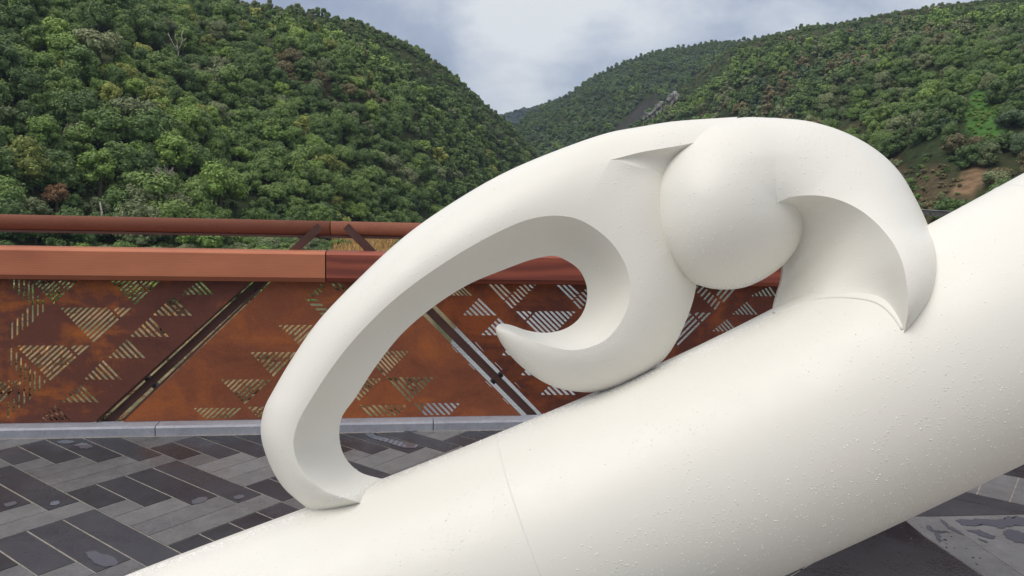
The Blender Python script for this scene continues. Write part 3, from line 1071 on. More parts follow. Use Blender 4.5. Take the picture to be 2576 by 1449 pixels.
# ---- round steel top rail
def top_rail(s0, s1):
    off = .19
    zc_ = zF(lift(558, .0205), off); r = .049
    mbx = MB(); n = 40
    prof_ = [(off + r * math.cos(2 * math.pi * k / n), zc_ + r * math.sin(2 * math.pi * k / n)) for k in range(n)]
    mbx.prism([fP(s0, z, o) for o, z in prof_], fd * (s1 - s0))
    o = mbx.build('top_rail', M['corten_rail'], railing)
    for p in o.data.polygons:
        if len(p.vertices) == 4: p.use_smooth = True
    m2 = MB(); m2.box(fP(s0, zc_ - r - .012, off - .03), fd * (s1 - s0), fn * .06, (0, 0, .016))
    k = m2.build('bottom_plate', M['corten_bar']); k.parent = o; k.matrix_parent_inverse = (Matrix.Translation(railing.location) @ o.matrix_parent_inverse).inverted()
    return o


sr = fsz(832, 560, .19)[0]
top_rail(-8.0, sr - .0035)
top_rail(sr + .0035, sr + 4.2)
top_rail(sr + 4.207, 11.0)

# ================================================================== LAND
big = MB(); S = 4000
big.add([(-S, -200, -10), (S, -200, -10), (S, S, -10), (-S, S, -10)], [(0, 1, 2, 3)])
tag(big.build('river', M['river']), kind='structure')


def vnoise(x, y, s=1.0):
    return (math.sin(x * .11 * s + 1.3) * math.cos(y * .13 * s + .4) + .5 * math.sin(x * .31 * s + y * .23 * s + 2.1) + .25 * math.sin(x * .7 * s - y * .63 * s))


def hill_material(name, c1, c2, c3):
    m, nt, b = new_mat(name)
    p = geo_pos(nt)
    n = noise(nt, p, .06, 6, .6); n2 = noise(nt, p, .6, 4, .6)
    k = math_n(nt, 'ADD', math_n(nt, 'MULTIPLY', n, .6), math_n(nt, 'MULTIPLY', n2, .4))
    c = ramp(nt, k, [(.32, c1), (.52, c2), (.68, c3)])
    at2 = node(nt, 'ShaderNodeAttribute', attribute_name='cover')
    c = mixc(nt, at2.outputs['Alpha'], c, at2.outputs['Color'])
    # break the ground colour up
    c = mixc(nt, mapr(nt, n2, .35, .65, .55, 0), c, (.02, .025, .012))
    nt.links.new(c, b.inputs['Base Color']); b.inputs['Roughness'].default_value = .9; b.inputs['Specular IOR Level'].default_value = .1
    bump(nt, b, n2, .6, .6)
    return m


M['hill'] = hill_material('scrub_ground', (.025, .04, .014), (.045, .062, .022), (.085, .075, .035))
M['far_hill'] = simple('far_forest', (.035, .055, .07), .9, spec=.1, var=.35, scale=.02)  # bluish forest colour, distance haze painted into it

HILLS = {}


def hill(name, ridge, base, nx, nt_, patches=(), amp=1.0, mat=None, back=80, power=1.0, drop=0):
    """ridge / base: (picture x, picture y, depth). The slope runs between the two lines."""
    rg = np.array(ridge, float); bs = np.array(base, float)
    xs = np.linspace(max(rg[0, 0], bs[0, 0]), min(rg[-1, 0], bs[-1, 0]), nx)
    rows = []; uv = []
    for x in xs:
        ry, rd = np.interp(x, rg[:, 0], rg[:, 1]) + drop, np.interp(x, rg[:, 0], rg[:, 2])
        by, bd_ = np.interp(x, bs[:, 0], bs[:, 1]), np.interp(x, bs[:, 0], bs[:, 2])
        pr = at(x, ry, rd); pb = at(x, by, bd_)
        row = [pb + Vector((0, -6, -14))]
        for j in range(nt_ + 1):
            t = j / nt_
            p = pb + (pr - pb) * t
            bul = math.sin(math.pi * t)
            p.z += amp * bul * (2.2 * vnoise(p.x * .6, p.y * .6) + .06 * (pr.z - pb.z))
            row.append(p)
        e = (pr - pb); e.z = 0; e.normalize()
        row.append(pr + e * (back * .4) + Vector((0, 0, -back * .1)))
        row.append(pr + e * back + Vector((0, 0, -back * .9)))
        rows.append(row)
    mbx = MB(); mbx.grid(rows)
    o = mesh_obj(name, mbx.v, mbx.f, mat or M['hill'], smooth=True)
    bm = bmesh.new(); bm.from_mesh(o.data); bmesh.ops.recalc_face_normals(bm, faces=bm.faces)
    up = sum(f.normal.z for f in bm.faces)
    if up < 0: bmesh.ops.reverse_faces(bm, faces=bm.faces)
    bm.to_mesh(o.data); bm.free()
    if patches:
        ca = o.data.color_attributes.new('cover', 'FLOAT_COLOR', 'POINT')
        vals = np.zeros((len(o.data.vertices), 4), np.float32)
        for i, v in enumerate(o.data.vertices):
            x, y, d = project(v.co)
            for (cx_, cy_, rx, ry, rot, col) in patches:
                c, s = math.cos(rot), math.sin(rot)
                u_ = ((x - cx_) * c + (y - cy_) * s) / rx; w_ = (-(x - cx_) * s + (y - cy_) * c) / ry
                k = 1.25 - (u_ * u_ + w_ * w_) + .35 * vnoise(x * .5, y * .5)
                k = min(1, max(0, k * 1.6))
                if k > vals[i, 3]: vals[i] = (*col, k)
        ca.data.foreach_set('color', vals.ravel())
    tag(o, kind='structure')
    HILLS[name] = (np.array([[tuple(p) for p in r[1:nt_ + 2]] for r in rows]), xs)
    return o


hill('left_hill',
     [(-900, -420, 150), (-400, -340, 175), (0, -250, 195), (300, -100, 205), (480, -23, 212), (560, 3, 216), (700, 23, 225), (767, 31, 232), (912, 63, 250), (978, 96, 262), (1049, 122, 278), (1102, 162, 292), (1163, 214, 310), (1230, 272, 332), (1274, 311, 350), (1318, 355, 372), (1353, 393, 392), (1420, 461, 420)],
     [(-900, 760, 58), (-400, 700, 68), (0, 660, 82), (400, 640, 96), (800, 610, 121), (1060, 578, 165), (1200, 555, 215), (1340, 530, 320), (1420, 520, 400)],
     170, 40,
     [(800, 210, 190, 32, .35, (.10, .075, .045)), (740, 180, 80, 16, .3, (.11, .08, .05)), (640, 470, 60, 20, 0, (.07, .06, .04))])
hill('right_hill',
     [(1540, 347, 395), (1605, 313, 392), (1648, 279, 390), (1690, 245, 388), (1715, 227, 388), (1775, 175, 386), (1830, 129, 384), (1872, 109, 382), (1964, 85, 378), (2044, 68, 372), (2114, 62, 366), (2158, 53, 362), (2246, 36, 354), (2335, 23, 346), (2422, 12, 338), (2576, -3, 322), (2900, -45, 290), (3300, -85, 250), (4200, -150, 205), (5200, -190, 170)],
     [(1540, 498, 330), (1700, 508, 280), (1872, 522, 220), (2044, 537, 170), (2200, 550, 142), (2340, 562, 120), (2576, 580, 105), (2900, 610, 86), (3300, 650, 70), (4200, 770, 52), (5200, 900, 42)],
     240, 44,
     [(2478, 300, 52, 72, -.5, (.075, .19, .035)), (2440, 462, 62, 36, -.6, (.27, .17, .10)), (2335, 495, 80, 65, -.7, (.11, .08, .044)),
      (2140, 400, 60, 25, -.4, (.15, .13, .045)), (2240, 410, 60, 30, .8, (.10, .065, .035)), (2130, 330, 50, 14, -.5, (.10, .08, .04))])
hill('distant_hill',
     [(1180, 415, 500), (1240, 355, 560), (1296, 315, 610), (1353, 276, 650), (1415, 249, 680), (1472, 208, 690), (1525, 179, 690), (1582, 152, 688), (1627, 139, 684), (1662, 129, 680), (1717, 121, 676), (1797, 107, 670), (1872, 103, 664), (2000, 91, 650)],
     [(1180, 505, 440), (1300, 506, 432), (1415, 508, 425), (1582, 512, 420), (1717, 516, 415), (2000, 524, 410)],
     110, 44,
     [(1600, 292, 75, 16, -.75, (.055, .05, .05))], amp=1.6)
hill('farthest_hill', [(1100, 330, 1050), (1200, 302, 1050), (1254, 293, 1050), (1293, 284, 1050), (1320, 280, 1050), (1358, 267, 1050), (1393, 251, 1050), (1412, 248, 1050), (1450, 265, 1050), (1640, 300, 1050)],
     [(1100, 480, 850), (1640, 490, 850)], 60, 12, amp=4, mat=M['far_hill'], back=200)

# river bank this side of the left hill
rows = []
ys = [598, 605, 615, 630, 650, 680, 720, 780, 860, 960, 1080, 1250, 1500]
for y in ys:
    xb = 1190 - (y - 700) * .44 if y > 700 else 1190 + (700 - y) * 1.2
    x0 = -1400
    row = []
    for k in range(41):
        x = x0 + (xb - x0) * k / 40
        p = on_level(x, y, -8.0)
        p.z += .35 * vnoise(p.x * 2, p.y * 2) - (2.6 if k == 40 else 0)
        row.append(p)
    rows.append(row)
mb = MB(); mb.grid(rows)


def bank_material():
    m, nt, b = new_mat('bank_grass')
    p = geo_pos(nt)
    n = noise(nt, p, .22, 5, .6); n2 = noise(nt, p, 2.4, 4, .65)
    k = math_n(nt, 'ADD', math_n(nt, 'MULTIPLY', n, .6), math_n(nt, 'MULTIPLY', n2, .4))
    c = ramp(nt, k, [(.36, (.05, .075, .025)), (.47, (.12, .11, .045)), (.56, (.22, .165, .078)), (.68, (.27, .21, .11))])
    nt.links.new(c, b.inputs['Base Color']); b.inputs['Roughness'].default_value = .9
    bump(nt, b, n2, .5, .15)
    return m


M['bank'] = bank_material()
bank = mb.build('river_bank', M['bank'], smooth=True); tag(bank, kind='structure')
if sum(f.normal.z for f in bank.data.polygons) < 0: bank.data.flip_normals()

# dry tan grass on the bank
M['dry_grass'] = simple('dry_grass', (.52, .32, .12), .8, var=.45, scale=.8)
gv, gf = [], []
for _ in range(9000):
    x = random.uniform(838, 1330) if random.random() < .75 else random.uniform(-200, 1200)
    y = random.uniform(604, 668) if x > 838 else random.uniform(640, 1000)
    p = on_level(x, y, -8.0)
    h = random.uniform(.6, 1.5) * (1.0 if x > 838 else .35); w = .10
    if x > 838: p.z += .0
    a = random.uniform(0, 6.28); lean = Vector((random.gauss(0, .3), random.gauss(0, .3), 1)) * h
    s = Vector((math.cos(a), math.sin(a), 0)) * w
    n0 = len(gv); gv += [p - s, p + s, p + lean * .6 + s * .6, p + lean]; gf.append((n0, n0 + 1, n0 + 2, n0 + 3))
tag(mesh_obj('dry_grass', gv, gf, M['dry_grass']), 'tall tan dry grass growing on the river bank behind the railing', 'grass', kind='stuff')


# ================================================================== TREES
def crown_mesh(seed, nl, nleaf, leaf, asp, name='crown', spread=.5, up=.35):
    """a crown one unit wide: clumps on an uneven dome, each covered in leaf sprays"""
    r = np.random.default_rng(seed)
    cen, rad_ = [], []
    for k in range(nl):
        a = r.uniform(0, 2 * math.pi); el = r.uniform(-.25, 1.0)
        q = math.sqrt(max(0, 1 - max(0, el) ** 2)) * spread * r.uniform(.35, .8)
        cen.append((math.cos(a) * q, math.sin(a) * q, asp * (.32 + .55 * el * r.uniform(.6, 1))))
        rad_.append(r.uniform(.10, .21))
    cen = np.array(cen); rad_ = np.array(rad_)
    cnt = r.choice(nl, nleaf, p=rad_ ** 2 / (rad_ ** 2).sum())
    d = r.normal(size=(nleaf, 3)); d[:, 2] = d[:, 2] + up; d /= np.linalg.norm(d, axis=1)[:, None]
    p = cen[cnt] + d * rad_[cnt][:, None] * r.uniform(.72, 1.08, nleaf)[:, None] * np.array([1, 1, .85])
    nrm = d + r.normal(scale=.45, size=(nleaf, 3)) + np.array([0, 0, .25]); nrm /= np.linalg.norm(nrm, axis=1)[:, None]
    t = np.cross(nrm, r.normal(size=(nleaf, 3))); t /= np.linalg.norm(t, axis=1)[:, None]
    b = np.cross(nrm, t)
    sz = leaf * r.uniform(.6, 1.3, nleaf)[:, None]
    q = np.stack([p - t * sz, p + b * sz * .55, p + t * sz, p - b * sz * .55], 1).reshape(-1, 3)
    faces = np.arange(nleaf * 4).reshape(-1, 4)
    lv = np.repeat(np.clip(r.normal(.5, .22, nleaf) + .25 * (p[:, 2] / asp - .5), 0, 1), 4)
    V = [q]; Fc = [tuple(f) for f in faces]; L = [lv]
    # inner mass of each clump
    bm = bmesh.new(); bmesh.ops.create_icosphere(bm, subdivisions=1, radius=1)
    iv = np.array([v.co[:] for v in bm.verts]); ifc = [[v.index for v in f.verts] for f in bm.faces]; bm.free()
    n0 = len(q)
    for c, rr in zip(cen, rad_):
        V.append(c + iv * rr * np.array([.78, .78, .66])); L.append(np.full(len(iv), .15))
        Fc += [tuple(i + n0 for i in f) for f in ifc]; n0 += len(iv)
    me = bpy.data.meshes.new(name)
    me.from_pydata(np.concatenate(V).tolist(), [], Fc)
    at3 = me.attributes.new('leaf', 'FLOAT', 'POINT'); at3.data.foreach_set('value', np.concatenate(L).astype(np.float32))
    me.update()
    return me


COLS = {
 'dark green': ((.065, .115, .035), (.105, .174, .048), (.178, .257, .068)),
 'mid green': ((.087, .153, .042), (.159, .247, .060), (.268, .350, .088)),
 'bright green': ((.106, .192, .045), (.224, .334, .067), (.369, .478, .100)),
 'yellow green': ((.143, .183, .050), (.304, .340, .074), (.536, .513, .118)),
 'grey green': ((.104, .144, .060), (.202, .235, .106), (.319, .338, .165)),
 'olive brown': ((.106, .098, .045), (.210, .179, .083), (.319, .257, .129)),
 'russet brown': ((.124, .071, .039), (.270, .148, .069), (.382, .222, .118)),
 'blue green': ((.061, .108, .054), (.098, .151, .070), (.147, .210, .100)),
}
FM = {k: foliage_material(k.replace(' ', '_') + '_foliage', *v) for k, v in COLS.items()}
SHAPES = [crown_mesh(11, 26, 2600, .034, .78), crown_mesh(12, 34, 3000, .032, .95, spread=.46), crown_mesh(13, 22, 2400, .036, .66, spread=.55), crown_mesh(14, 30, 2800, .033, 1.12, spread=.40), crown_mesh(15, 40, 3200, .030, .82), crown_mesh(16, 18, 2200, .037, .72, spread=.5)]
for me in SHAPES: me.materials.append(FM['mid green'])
FAR = [crown_mesh(21, 16, 420, .075, .8), crown_mesh(22, 20, 460, .07, .95, spread=.45), crown_mesh(23, 14, 380, .08, .68, spread=.52), crown_mesh(24, 18, 420, .072, 1.05, spread=.42)]
for me in FAR: me.materials.append(FM['mid green'])
tm = MB()
tm.tube([(0, 0, -.4), (0, 0, .0), (.01, .01, .25), (-.01, .02, .5)], [.05, .035, .028, .018], 7)
for a in (0.3, 2.4, 4.4):
    tm.tube([(0, .01, .2), (.12 * math.cos(a), .12 * math.sin(a), .38), (.24 * math.cos(a), .24 * math.sin(a), .6)], [.02, .014, .006], 6)
TR = bpy.data.meshes.new('trunk'); TR.from_pydata([tuple(v) for v in tm.v], [], tm.f); TR.materials.append(M['bark']); TR.update()


def hill_point(name, u, t):
    g, xs = HILLS[name]
    i = u * (len(g) - 1); j = t * (g.shape[1] - 1)
    i0, j0 = min(int(i), len(g) - 2), min(int(j), g.shape[1] - 2); a, b = i - i0, j - j0
    return (g[i0, j0] * (1 - a) * (1 - b) + g[i0 + 1, j0] * a * (1 - b) + g[i0, j0 + 1] * (1 - a) * b + g[i0 + 1, j0 + 1] * a * b)


def scatter(name, spacing, tries, rng):
    """random points on a hill, at least spacing apart on the map"""
    g, xs = HILLS[name]
    # cell areas for fair sampling
    du = np.linalg.norm(np.diff(g[:, :-1], axis=0), axis=2); dv = np.linalg.norm(np.diff(g[:-1], axis=1), axis=2)
    A = du * dv; pr = (A / A.sum()).ravel()
    cells = rng.choice(len(pr), tries, p=pr)
    taken = {}; out = []
    for c in cells:
        ci, cj = divmod(c, A.shape[1])
        u = (ci + rng.random()) / (len(g) - 1); t = (cj + rng.random()) / (g.shape[1] - 1)
        p = hill_point(name, u, t)
        sp = spacing
        k = (int(p[0] // sp), int(p[1] // sp)); ok = True
        for a in (-1, 0, 1):
            for b in (-1, 0, 1):
                for q in taken.get((k[0] + a, k[1] + b), ()):
                    if (q[0] - p[0]) ** 2 + (q[1] - p[1]) ** 2 < sp * sp: ok = False
        if ok:
            taken.setdefault(k, []).append(p); out.append((p, u, t))
    return out


def in_patch(x, y, patches):
    for cx_, cy_, rx, ry, rot in patches:
        c, s = math.cos(rot), math.sin(rot)
        u_ = ((x - cx_) * c + (y - cy_) * s) / rx; w_ = (-(x - cx_) * s + (y - cy_) * c) / ry
        if u_ * u_ + w_ * w_ < 1: return True
    return False


SPECIAL = [
    (lambda *a, **k: (a, k))('left_hill', 45, 420, 125, 4, 'yellow green', 'large yellow tipped rounded tree cut by the left photo edge halfway up the hill', (1, 1, 1.1)),
    (lambda *a, **k: (a, k))('left_hill', 255, 430, 110, 1, 'bright green', 'tall vivid green tree low on the hill between two dark hollows'),
    (lambda *a, **k: (a, k))('left_hill', 565, 470, 140, 4, 'bright green', 'broad vivid green domed tree above the rail, largest in the lower middle of the hill'),
    (lambda *a, **k: (a, k))('left_hill', 330, 260, 130, 2, 'grey green', 'wide pale grey green flat topped tree in the centre of the left hill'),
    (lambda *a, **k: (a, k))('left_hill', 240, 110, 130, 2, 'grey green', 'wide grey green tree on the upper hill left of the bare white tree'),
    (lambda *a, **k: (a, k))('left_hill', 520, 110, 52, 0, 'yellow green', 'small yellow green tree just right of the bare white tree'),
    (lambda *a, **k: (a, k))('left_hill', 350, 125, 60, 5, 'yellow green', 'loose yellow tree just left of the bare white tree'),
    (lambda *a, **k: (a, k))('left_hill', 150, 490, 70, 5, 'russet brown', 'russet brown dying tree low on the hill at the left'),
    (lambda *a, **k: (a, k))('left_hill', 85, 510, 90, 0, 'grey green', 'grey leaved shrubby tree at the hill foot beside the russet tree'),
    (lambda *a, **k: (a, k))('left_hill', 120, 330, 95, 3, 'bright green', 'upright deep green tree with pale tips left of the grey domed tree'),
    (lambda *a, **k: (a, k))('left_hill', 745, 390, 80, 0, 'mid green', 'round mid green tree on the hill above the rail joint'),
    (lambda *a, **k: (a, k))('left_hill', 500, 620, 110, 2, 'bright green', 'bright green bush seen in the gap between timber and top rail', toward=6),
]
CLEAR = [(q[0][1], q[0][2] + .28 * q[0][3], .34 * q[0][3], .40 * q[0][3], 0) for q in SPECIAL] + [(445, 135, 22, 36, 0), (405, 452, 24, 26, 0), (262, 545, 14, 30, 0)]
rng = np.random.default_rng(5)
left = []
for p, u, t in scatter('left_hill', 2.45, 32000, rng):
    x, y, d = project(p)
    if x < -850 or x > 1450 or y < -420: continue
    if in_patch(x, y, CLEAR): continue
    k = vnoise(p[0] * .5, p[1] * .5 + p[2] * .4) + rng.normal() * .55
    near = max(0, min(1, (230 - d) / 120))
    if k > 1.25: c = 'yellow green' if rng.random() < .6 else 'bright green'
    elif k > .55: c = 'bright green' if rng.random() < .45 else 'mid green'
    elif k > -.35: c = 'mid green'
    elif k > -1.0: c = 'dark green' if rng.random() < .82 else 'grey green'
    else: c = 'grey green' if rng.random() < .3 else 'dark green'
    if in_patch(x, y, [(820, 215, 170, 38, .35), (740, 175, 90, 20, .2)]) and rng.random() < .4: c = 'olive brown'
    s = rng.uniform(3.0, 5.9) * (1.0 + .2 * near)
    if rng.random() < .06: s *= 1.35
    if x > 530 and y < np.interp(x, [560, 912, 1163, 1353], [46, 106, 256, 424]): s *= rng.uniform(.28, .62)
    left.append([p, x, y, d, c, s])
# the ones that show largest in the picture become trees of their own
vis = [q for q in left if -40 < q[1] < 1330 and -60 < q[2] < 640 and not (q[1] > 1000 and q[2] > 560 - (q[1] - 1050) * .5)]
vis.sort(key=lambda q: -q[5] / q[3])
NIND = 290
solo = vis[:NIND]; solo_id = set(id(q) for q in solo)
rest = [q for q in left if id(q) not in solo_id]


def hzone(x):
    for lim, w in [(120, 'at left photo edge'), (330, 'above the dark panel'), (560, 'left of diagonal gap'), (760, 'above the orange panel'), (900, 'over the rail joint'), (1100, 'left of the scroll'), (9999, 'behind scroll shoulder')]:
        if x < lim: return w


def vzone(y):
    for lim, w in [(90, 'near hilltop'), (220, 'upper left hill'), (340, 'middle left hill'), (450, 'lower left hill'), (999, 'left hill foot')]:
        if y < lim: return w


proto = {}


def tree(p, sc, shape, colour, rz, name='tree', sz=(1, 1, 1)):
    root = bpy.data.objects.new(name, None); COL.objects.link(root)
    root.location = p; root.rotation_euler = (0, 0, rz); root.scale = (sc * sz[0], sc * sz[1], sc * sz[2])
    if shape not in proto:
        cr = bpy.data.objects.new('crown', SHAPES[shape]); tr = bpy.data.objects.new('trunk', TR)
        proto[shape] = (cr, tr)
    else:
        cr = proto[shape][0].copy(); tr = proto[shape][1].copy()
    for o in (cr, tr):
        COL.objects.link(o); o.parent = root
    cr.location = (0, 0, -.05)
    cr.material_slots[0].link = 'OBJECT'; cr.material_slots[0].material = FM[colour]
    return root


SHN = ['rounded', 'tall clumpy', 'broad low', 'narrow upright', 'dense rounded', 'loose spreading']
lab = {}
for q in solo:
    p, x, y, d, c, s = q
    sh = int(rng.integers(0, 6))
    o = tree(p, s, sh, c, rng.uniform(0, 6.28), sz=(1, 1, rng.uniform(.85, 1.15)))
    l = f'{SHN[sh]} {c} tree {vzone(y - 25)}, {hzone(x)}'
    lab.setdefault(l, []).append((x, o))
    tag(o, l, 'tree', 'trees on the left hillside')
ORD = ['first', 'second', 'third', 'fourth', 'fifth', 'sixth', 'seventh']
for l, os_ in lab.items():
    os_.sort(key=lambda q: q[0])
    if len(os_) == 2:
        for (x, o), w in zip(os_, ('leftmost', 'rightmost')): o['label'] = f'{w} {l}'
    elif len(os_) > 2:
        for k, (x, o) in enumerate(os_): o['label'] = f'{ORD[min(k, 6)]} {l}'

# special trees one can pick out
def px_on(name, x, y):
    """nearest terrain point of a hill under a picture position"""
    g, xs = HILLS[name]
    best = None
    for r in g[::2]:
        for p in r:
            a, b, d = project(p)
            e = (a - x) ** 2 + (b - y) ** 2
            if best is None or e < best[0]: best = (e, p, d)
    return Vector(best[1]), best[2]


def special(hillname, x, y, wpx, shape, colour, label, sz=(1, 1, 1), toward=2.5):
    p, d = px_on(hillname, x, y + .42 * wpx)
    p = p + (CAM - p).normalized() * toward
    o = tree(p, wpx / F * d, shape, colour, random.uniform(0, 6), sz=sz)
    tag(o, label, 'tree', 'trees on the left hillside')
    return o


for q_ in SPECIAL: special(*q_[0], **q_[1])

# bare dead trees
def dead_tree(hillname, x, y, hpx, label, branches, thick=.045):
    p, d = px_on(hillname, x, y)
    p = p + (CAM - p).normalized() * 5
    d = (p - CAM).dot(W_)
    h = hpx / F * d
    root = empty('dead_tree', p, label, 'tree')
    mbx = MB()
    for pts in branches[:1]:
        mbx.tube([p + (R_ * a + Vector((0, .15 * math.sin(i), 0)) + Vector((0, 0, b))) * h for i, (a, b) in enumerate(pts)], [h * thick * (1 - .5 * i / (len(pts) - 1)) for i in range(len(pts))], 7)
    mbx.build('trunk', M['deadwood'], root, smooth=True)
    for pts in branches[1:]:
        m2 = MB(); m2.tube([p + (R_ * a + Vector((0, .1 * math.cos(i), 0)) + Vector((0, 0, b))) * h for i, (a, b) in enumerate(pts)], [h * thick * .6 * (1 - .6 * i / (len(pts) - 1)) for i in range(len(pts))], 6)
        m2.build('branch', M['deadwood'], root, smooth=True)
    return root


dead_tree('left_hill', 445, 140, 58, 'bare white forked dead tree standing high on the left hill', [
    [(0, -.5), (.0, 0), (.02, .35), (.0, .55)], [(0, .3), (-.12, .55), (-.22, .8), (-.3, 1.05)], [(.0, .5), (.02, .7), (-.03, .85), (.02, 1.0)], [(.02, .35), (.18, .55), (.3, .75), (.28, .95), (.34, 1.15)], [(.28, .75), (.42, .85)], [(-.22, .8), (-.3, .78)]])
dead_tree('left_hill', 262, 540, 46, 'broken pale dead trunk low on the hill just above the rail', [[(0, -.8), (.0, 0), (.02, .5), (.0, 1.0)], [(0, .2), (.12, .5)]], .07)
GT = [[(0, -.3), (0, .2), (.02, .5)]]
for k in range(16):
    a = random.uniform(-1.1, 1.1); b0 = random.uniform(.1, .45)
    GT.append([(0, b0), (math.sin(a) * .3, b0 + .3 * math.cos(a)), (math.sin(a) * .62 + random.uniform(-.1, .1), b0 + .62 * math.cos(a))])
M['deadwood_grey'] = simple('grey_twigs', (.30, .25, .24), .9)
keep_m = M['deadwood']; M['deadwood'] = M['deadwood_grey']
dead_tree('left_hill', 405, 452, 50, 'small leafless grey pink tree low on the left hill', GT, .06)
M['deadwood'] = keep_m


# ---- the rest of the forest as one mass per hill
src = bpy.data.collections.new('crown_kinds')
SRC = []
for me in FAR:
    for c in COLS:
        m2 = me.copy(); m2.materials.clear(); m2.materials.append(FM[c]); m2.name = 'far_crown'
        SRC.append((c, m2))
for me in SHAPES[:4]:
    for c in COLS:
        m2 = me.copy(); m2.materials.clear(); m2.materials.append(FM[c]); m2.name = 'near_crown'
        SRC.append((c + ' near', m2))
names = []
for c, m2 in SRC:
    o = bpy.data.objects.new('tree_crown', m2); src.objects.link(o); names.append((o.name, c))
names.sort()
IDX = {}
for i, (n, c) in enumerate(names): IDX.setdefault(c, []).append(i)

ng = bpy.data.node_groups.new('forest_scatter', 'GeometryNodeTree')
ng.interface.new_socket('Geometry', in_out='INPUT', socket_type='NodeSocketGeometry')
ng.interface.new_socket('Geometry', in_out='OUTPUT', socket_type='NodeSocketGeometry')
gi = ng.nodes.new('NodeGroupInput'); go = ng.nodes.new('NodeGroupOutput')
mp = ng.nodes.new('GeometryNodeMeshToPoints')
ip = ng.nodes.new('GeometryNodeInstanceOnPoints'); ci = ng.nodes.new('GeometryNodeCollectionInfo')
ci.inputs['Collection'].default_value = src; ci.inputs['Separate Children'].default_value = True; ci.inputs['Reset Children'].default_value = True
def named(nm, typ):
    n = ng.nodes.new('GeometryNodeInputNamedAttribute'); n.data_type = typ; n.inputs['Name'].default_value = nm
    return n.outputs['Attribute']
L_ = ng.links.new
L_(gi.outputs[0], mp.inputs['Mesh']); L_(mp.outputs[0], ip.inputs['Points']); L_(ci.outputs[0], ip.inputs['Instance'])
ip.inputs['Pick Instance'].default_value = True
L_(named('kind_id', 'INT'), ip.inputs['Instance Index']); L_(named('turn', 'FLOAT_VECTOR'), ip.inputs['Rotation']); L_(named('size', 'FLOAT_VECTOR'), ip.inputs['Scale'])
L_(ip.outputs[0], go.inputs[0])


def forest(name, trees, label):
    me = bpy.data.meshes.new(name)
    me.from_pydata([tuple(t[0]) for t in trees], [], [])
    a = me.attributes.new('kind_id', 'INT', 'POINT'); a.data.foreach_set('value', np.array([t[1] for t in trees], np.int32))
    a = me.attributes.new('turn', 'FLOAT_VECTOR', 'POINT'); a.data.foreach_set('vector', np.array([(0, 0, t[2]) for t in trees], np.float32).ravel())
    a = me.attributes.new('size', 'FLOAT_VECTOR', 'POINT'); a.data.foreach_set('vector', np.array([t[3] for t in trees], np.float32).ravel())
    o = link(bpy.data.objects.new(name, me))
    md = o.modifiers.new('scatter', 'NODES'); md.node_group = ng
    tag(o, label, 'forest', kind='stuff')
    return o


def entry(p, c, s, near, zs=None):
    ids = IDX[c + (' near' if near else '')]
    z = zs or rng.uniform(.8, 1.2)
    return (p + np.array([0, 0, -.12 * s]), int(rng.choice(ids)), rng.uniform(0, 6.28), (s * rng.uniform(.85, 1.15), s * rng.uniform(.85, 1.15), s * z))


bank_bush = []
for _ in range(4200):
    x = rng.uniform(-500, 1180); y = rng.uniform(600, 1075) if rng.random() < .7 else rng.uniform(602, 700)
    if y < 770: pr_ = .9 if x < 815 else .06
    elif y < 900: pr_ = .03
    else: pr_ = .30
    if x > 1190 - (y - 700) * .44 - 25 or rng.random() > pr_: continue
    p = np.array(on_level(x, y, -8.2)); d = project(p)[2]
    s_ = rng.uniform(1.6, 4.2) * (1 if y < 770 else .35)
    c = ('dark green', 'mid green', 'bright green', 'grey green')[int(rng.integers(0, 4))] if y < 770 else ('olive brown', 'olive brown', 'russet brown', 'olive brown')[int(rng.integers(0, 4))]
    bank_bush.append(entry(p, c, s_, True, .7))
forest('bank_bushes', bank_bush, 'low bushes on the river bank seen through the railing')
extra = []
for p, u, t in scatter('left_hill', 1.7, 26000, rng):
    x, y, d = project(p)
    if x < -200 or x > 1400 or y < -150: continue
    if t > .88: extra.append(entry(p, ('dark green', 'mid green', 'grey green')[int(rng.integers(0, 3))], rng.uniform(1.3, 3.0), False))
    elif y > 180 and x < 900: extra.append(entry(p, ('dark green', 'mid green', 'dark green')[int(rng.integers(0, 3))], rng.uniform(1.2, 2.6), False))
forest('left_forest', extra + [entry(q[0], q[4], q[5] * .95, q[3] < 190) for q in rest], 'mass of smaller green trees covering the left hillside')
bare = [(2478, 310, 48, 74, -.5), (2440, 475, 56, 46, -.6), (1600, 292, 82, 15, -.75)]
sparse = [(2335, 470, 90, 95, -.6), (2140, 400, 60, 25, -.4), (2130, 330, 50, 14, -.5)]
tr = []
for p, u, t in scatter('right_hill', 3.0, 44000, rng):
    x, y, d = project(p)
    if x > 4600 or y < -260: continue
    if in_patch(x, y, bare): continue
    small = 1.0
    if in_patch(x, y, sparse):
        if rng.random() < .15: continue
        small = rng.uniform(.25, .55)
    k = vnoise(p[0] * .35, p[1] * .35) + rng.normal() * .7
    c = 'bright green' if k > 1.5 else 'mid green' if k > .35 else 'grey green' if k > -.1 else 'dark green' if k > -.9 else 'blue green' if k > -1.2 else 'olive brown'
    if small < 1 and rng.random() < .35: c = 'olive brown'
    s = rng.uniform(3.2, 6.4) * small
    if y < np.interp(x, [1540, 1715, 1872, 2246, 2576], [385, 262, 138, 64, 28]): s *= rng.uniform(.25, .55)
    tr.append(entry(p, c, s, d < 230))
for p, u, t in scatter('right_hill', 1.1, 60000, rng):
    x, y, d = project(p)
    if in_patch(x, y, [(2478, 305, 52, 76, -.5)]): tr.append(entry(p, 'bright green', rng.uniform(.8, 1.9), False, .5))
    elif in_patch(x, y, [(2340, 480, 80, 80, -.7)]) and rng.random() < .6: tr.append(entry(p, 'olive brown' if rng.random() < .6 else 'mid green', rng.uniform(.8, 2.0), False, .7))
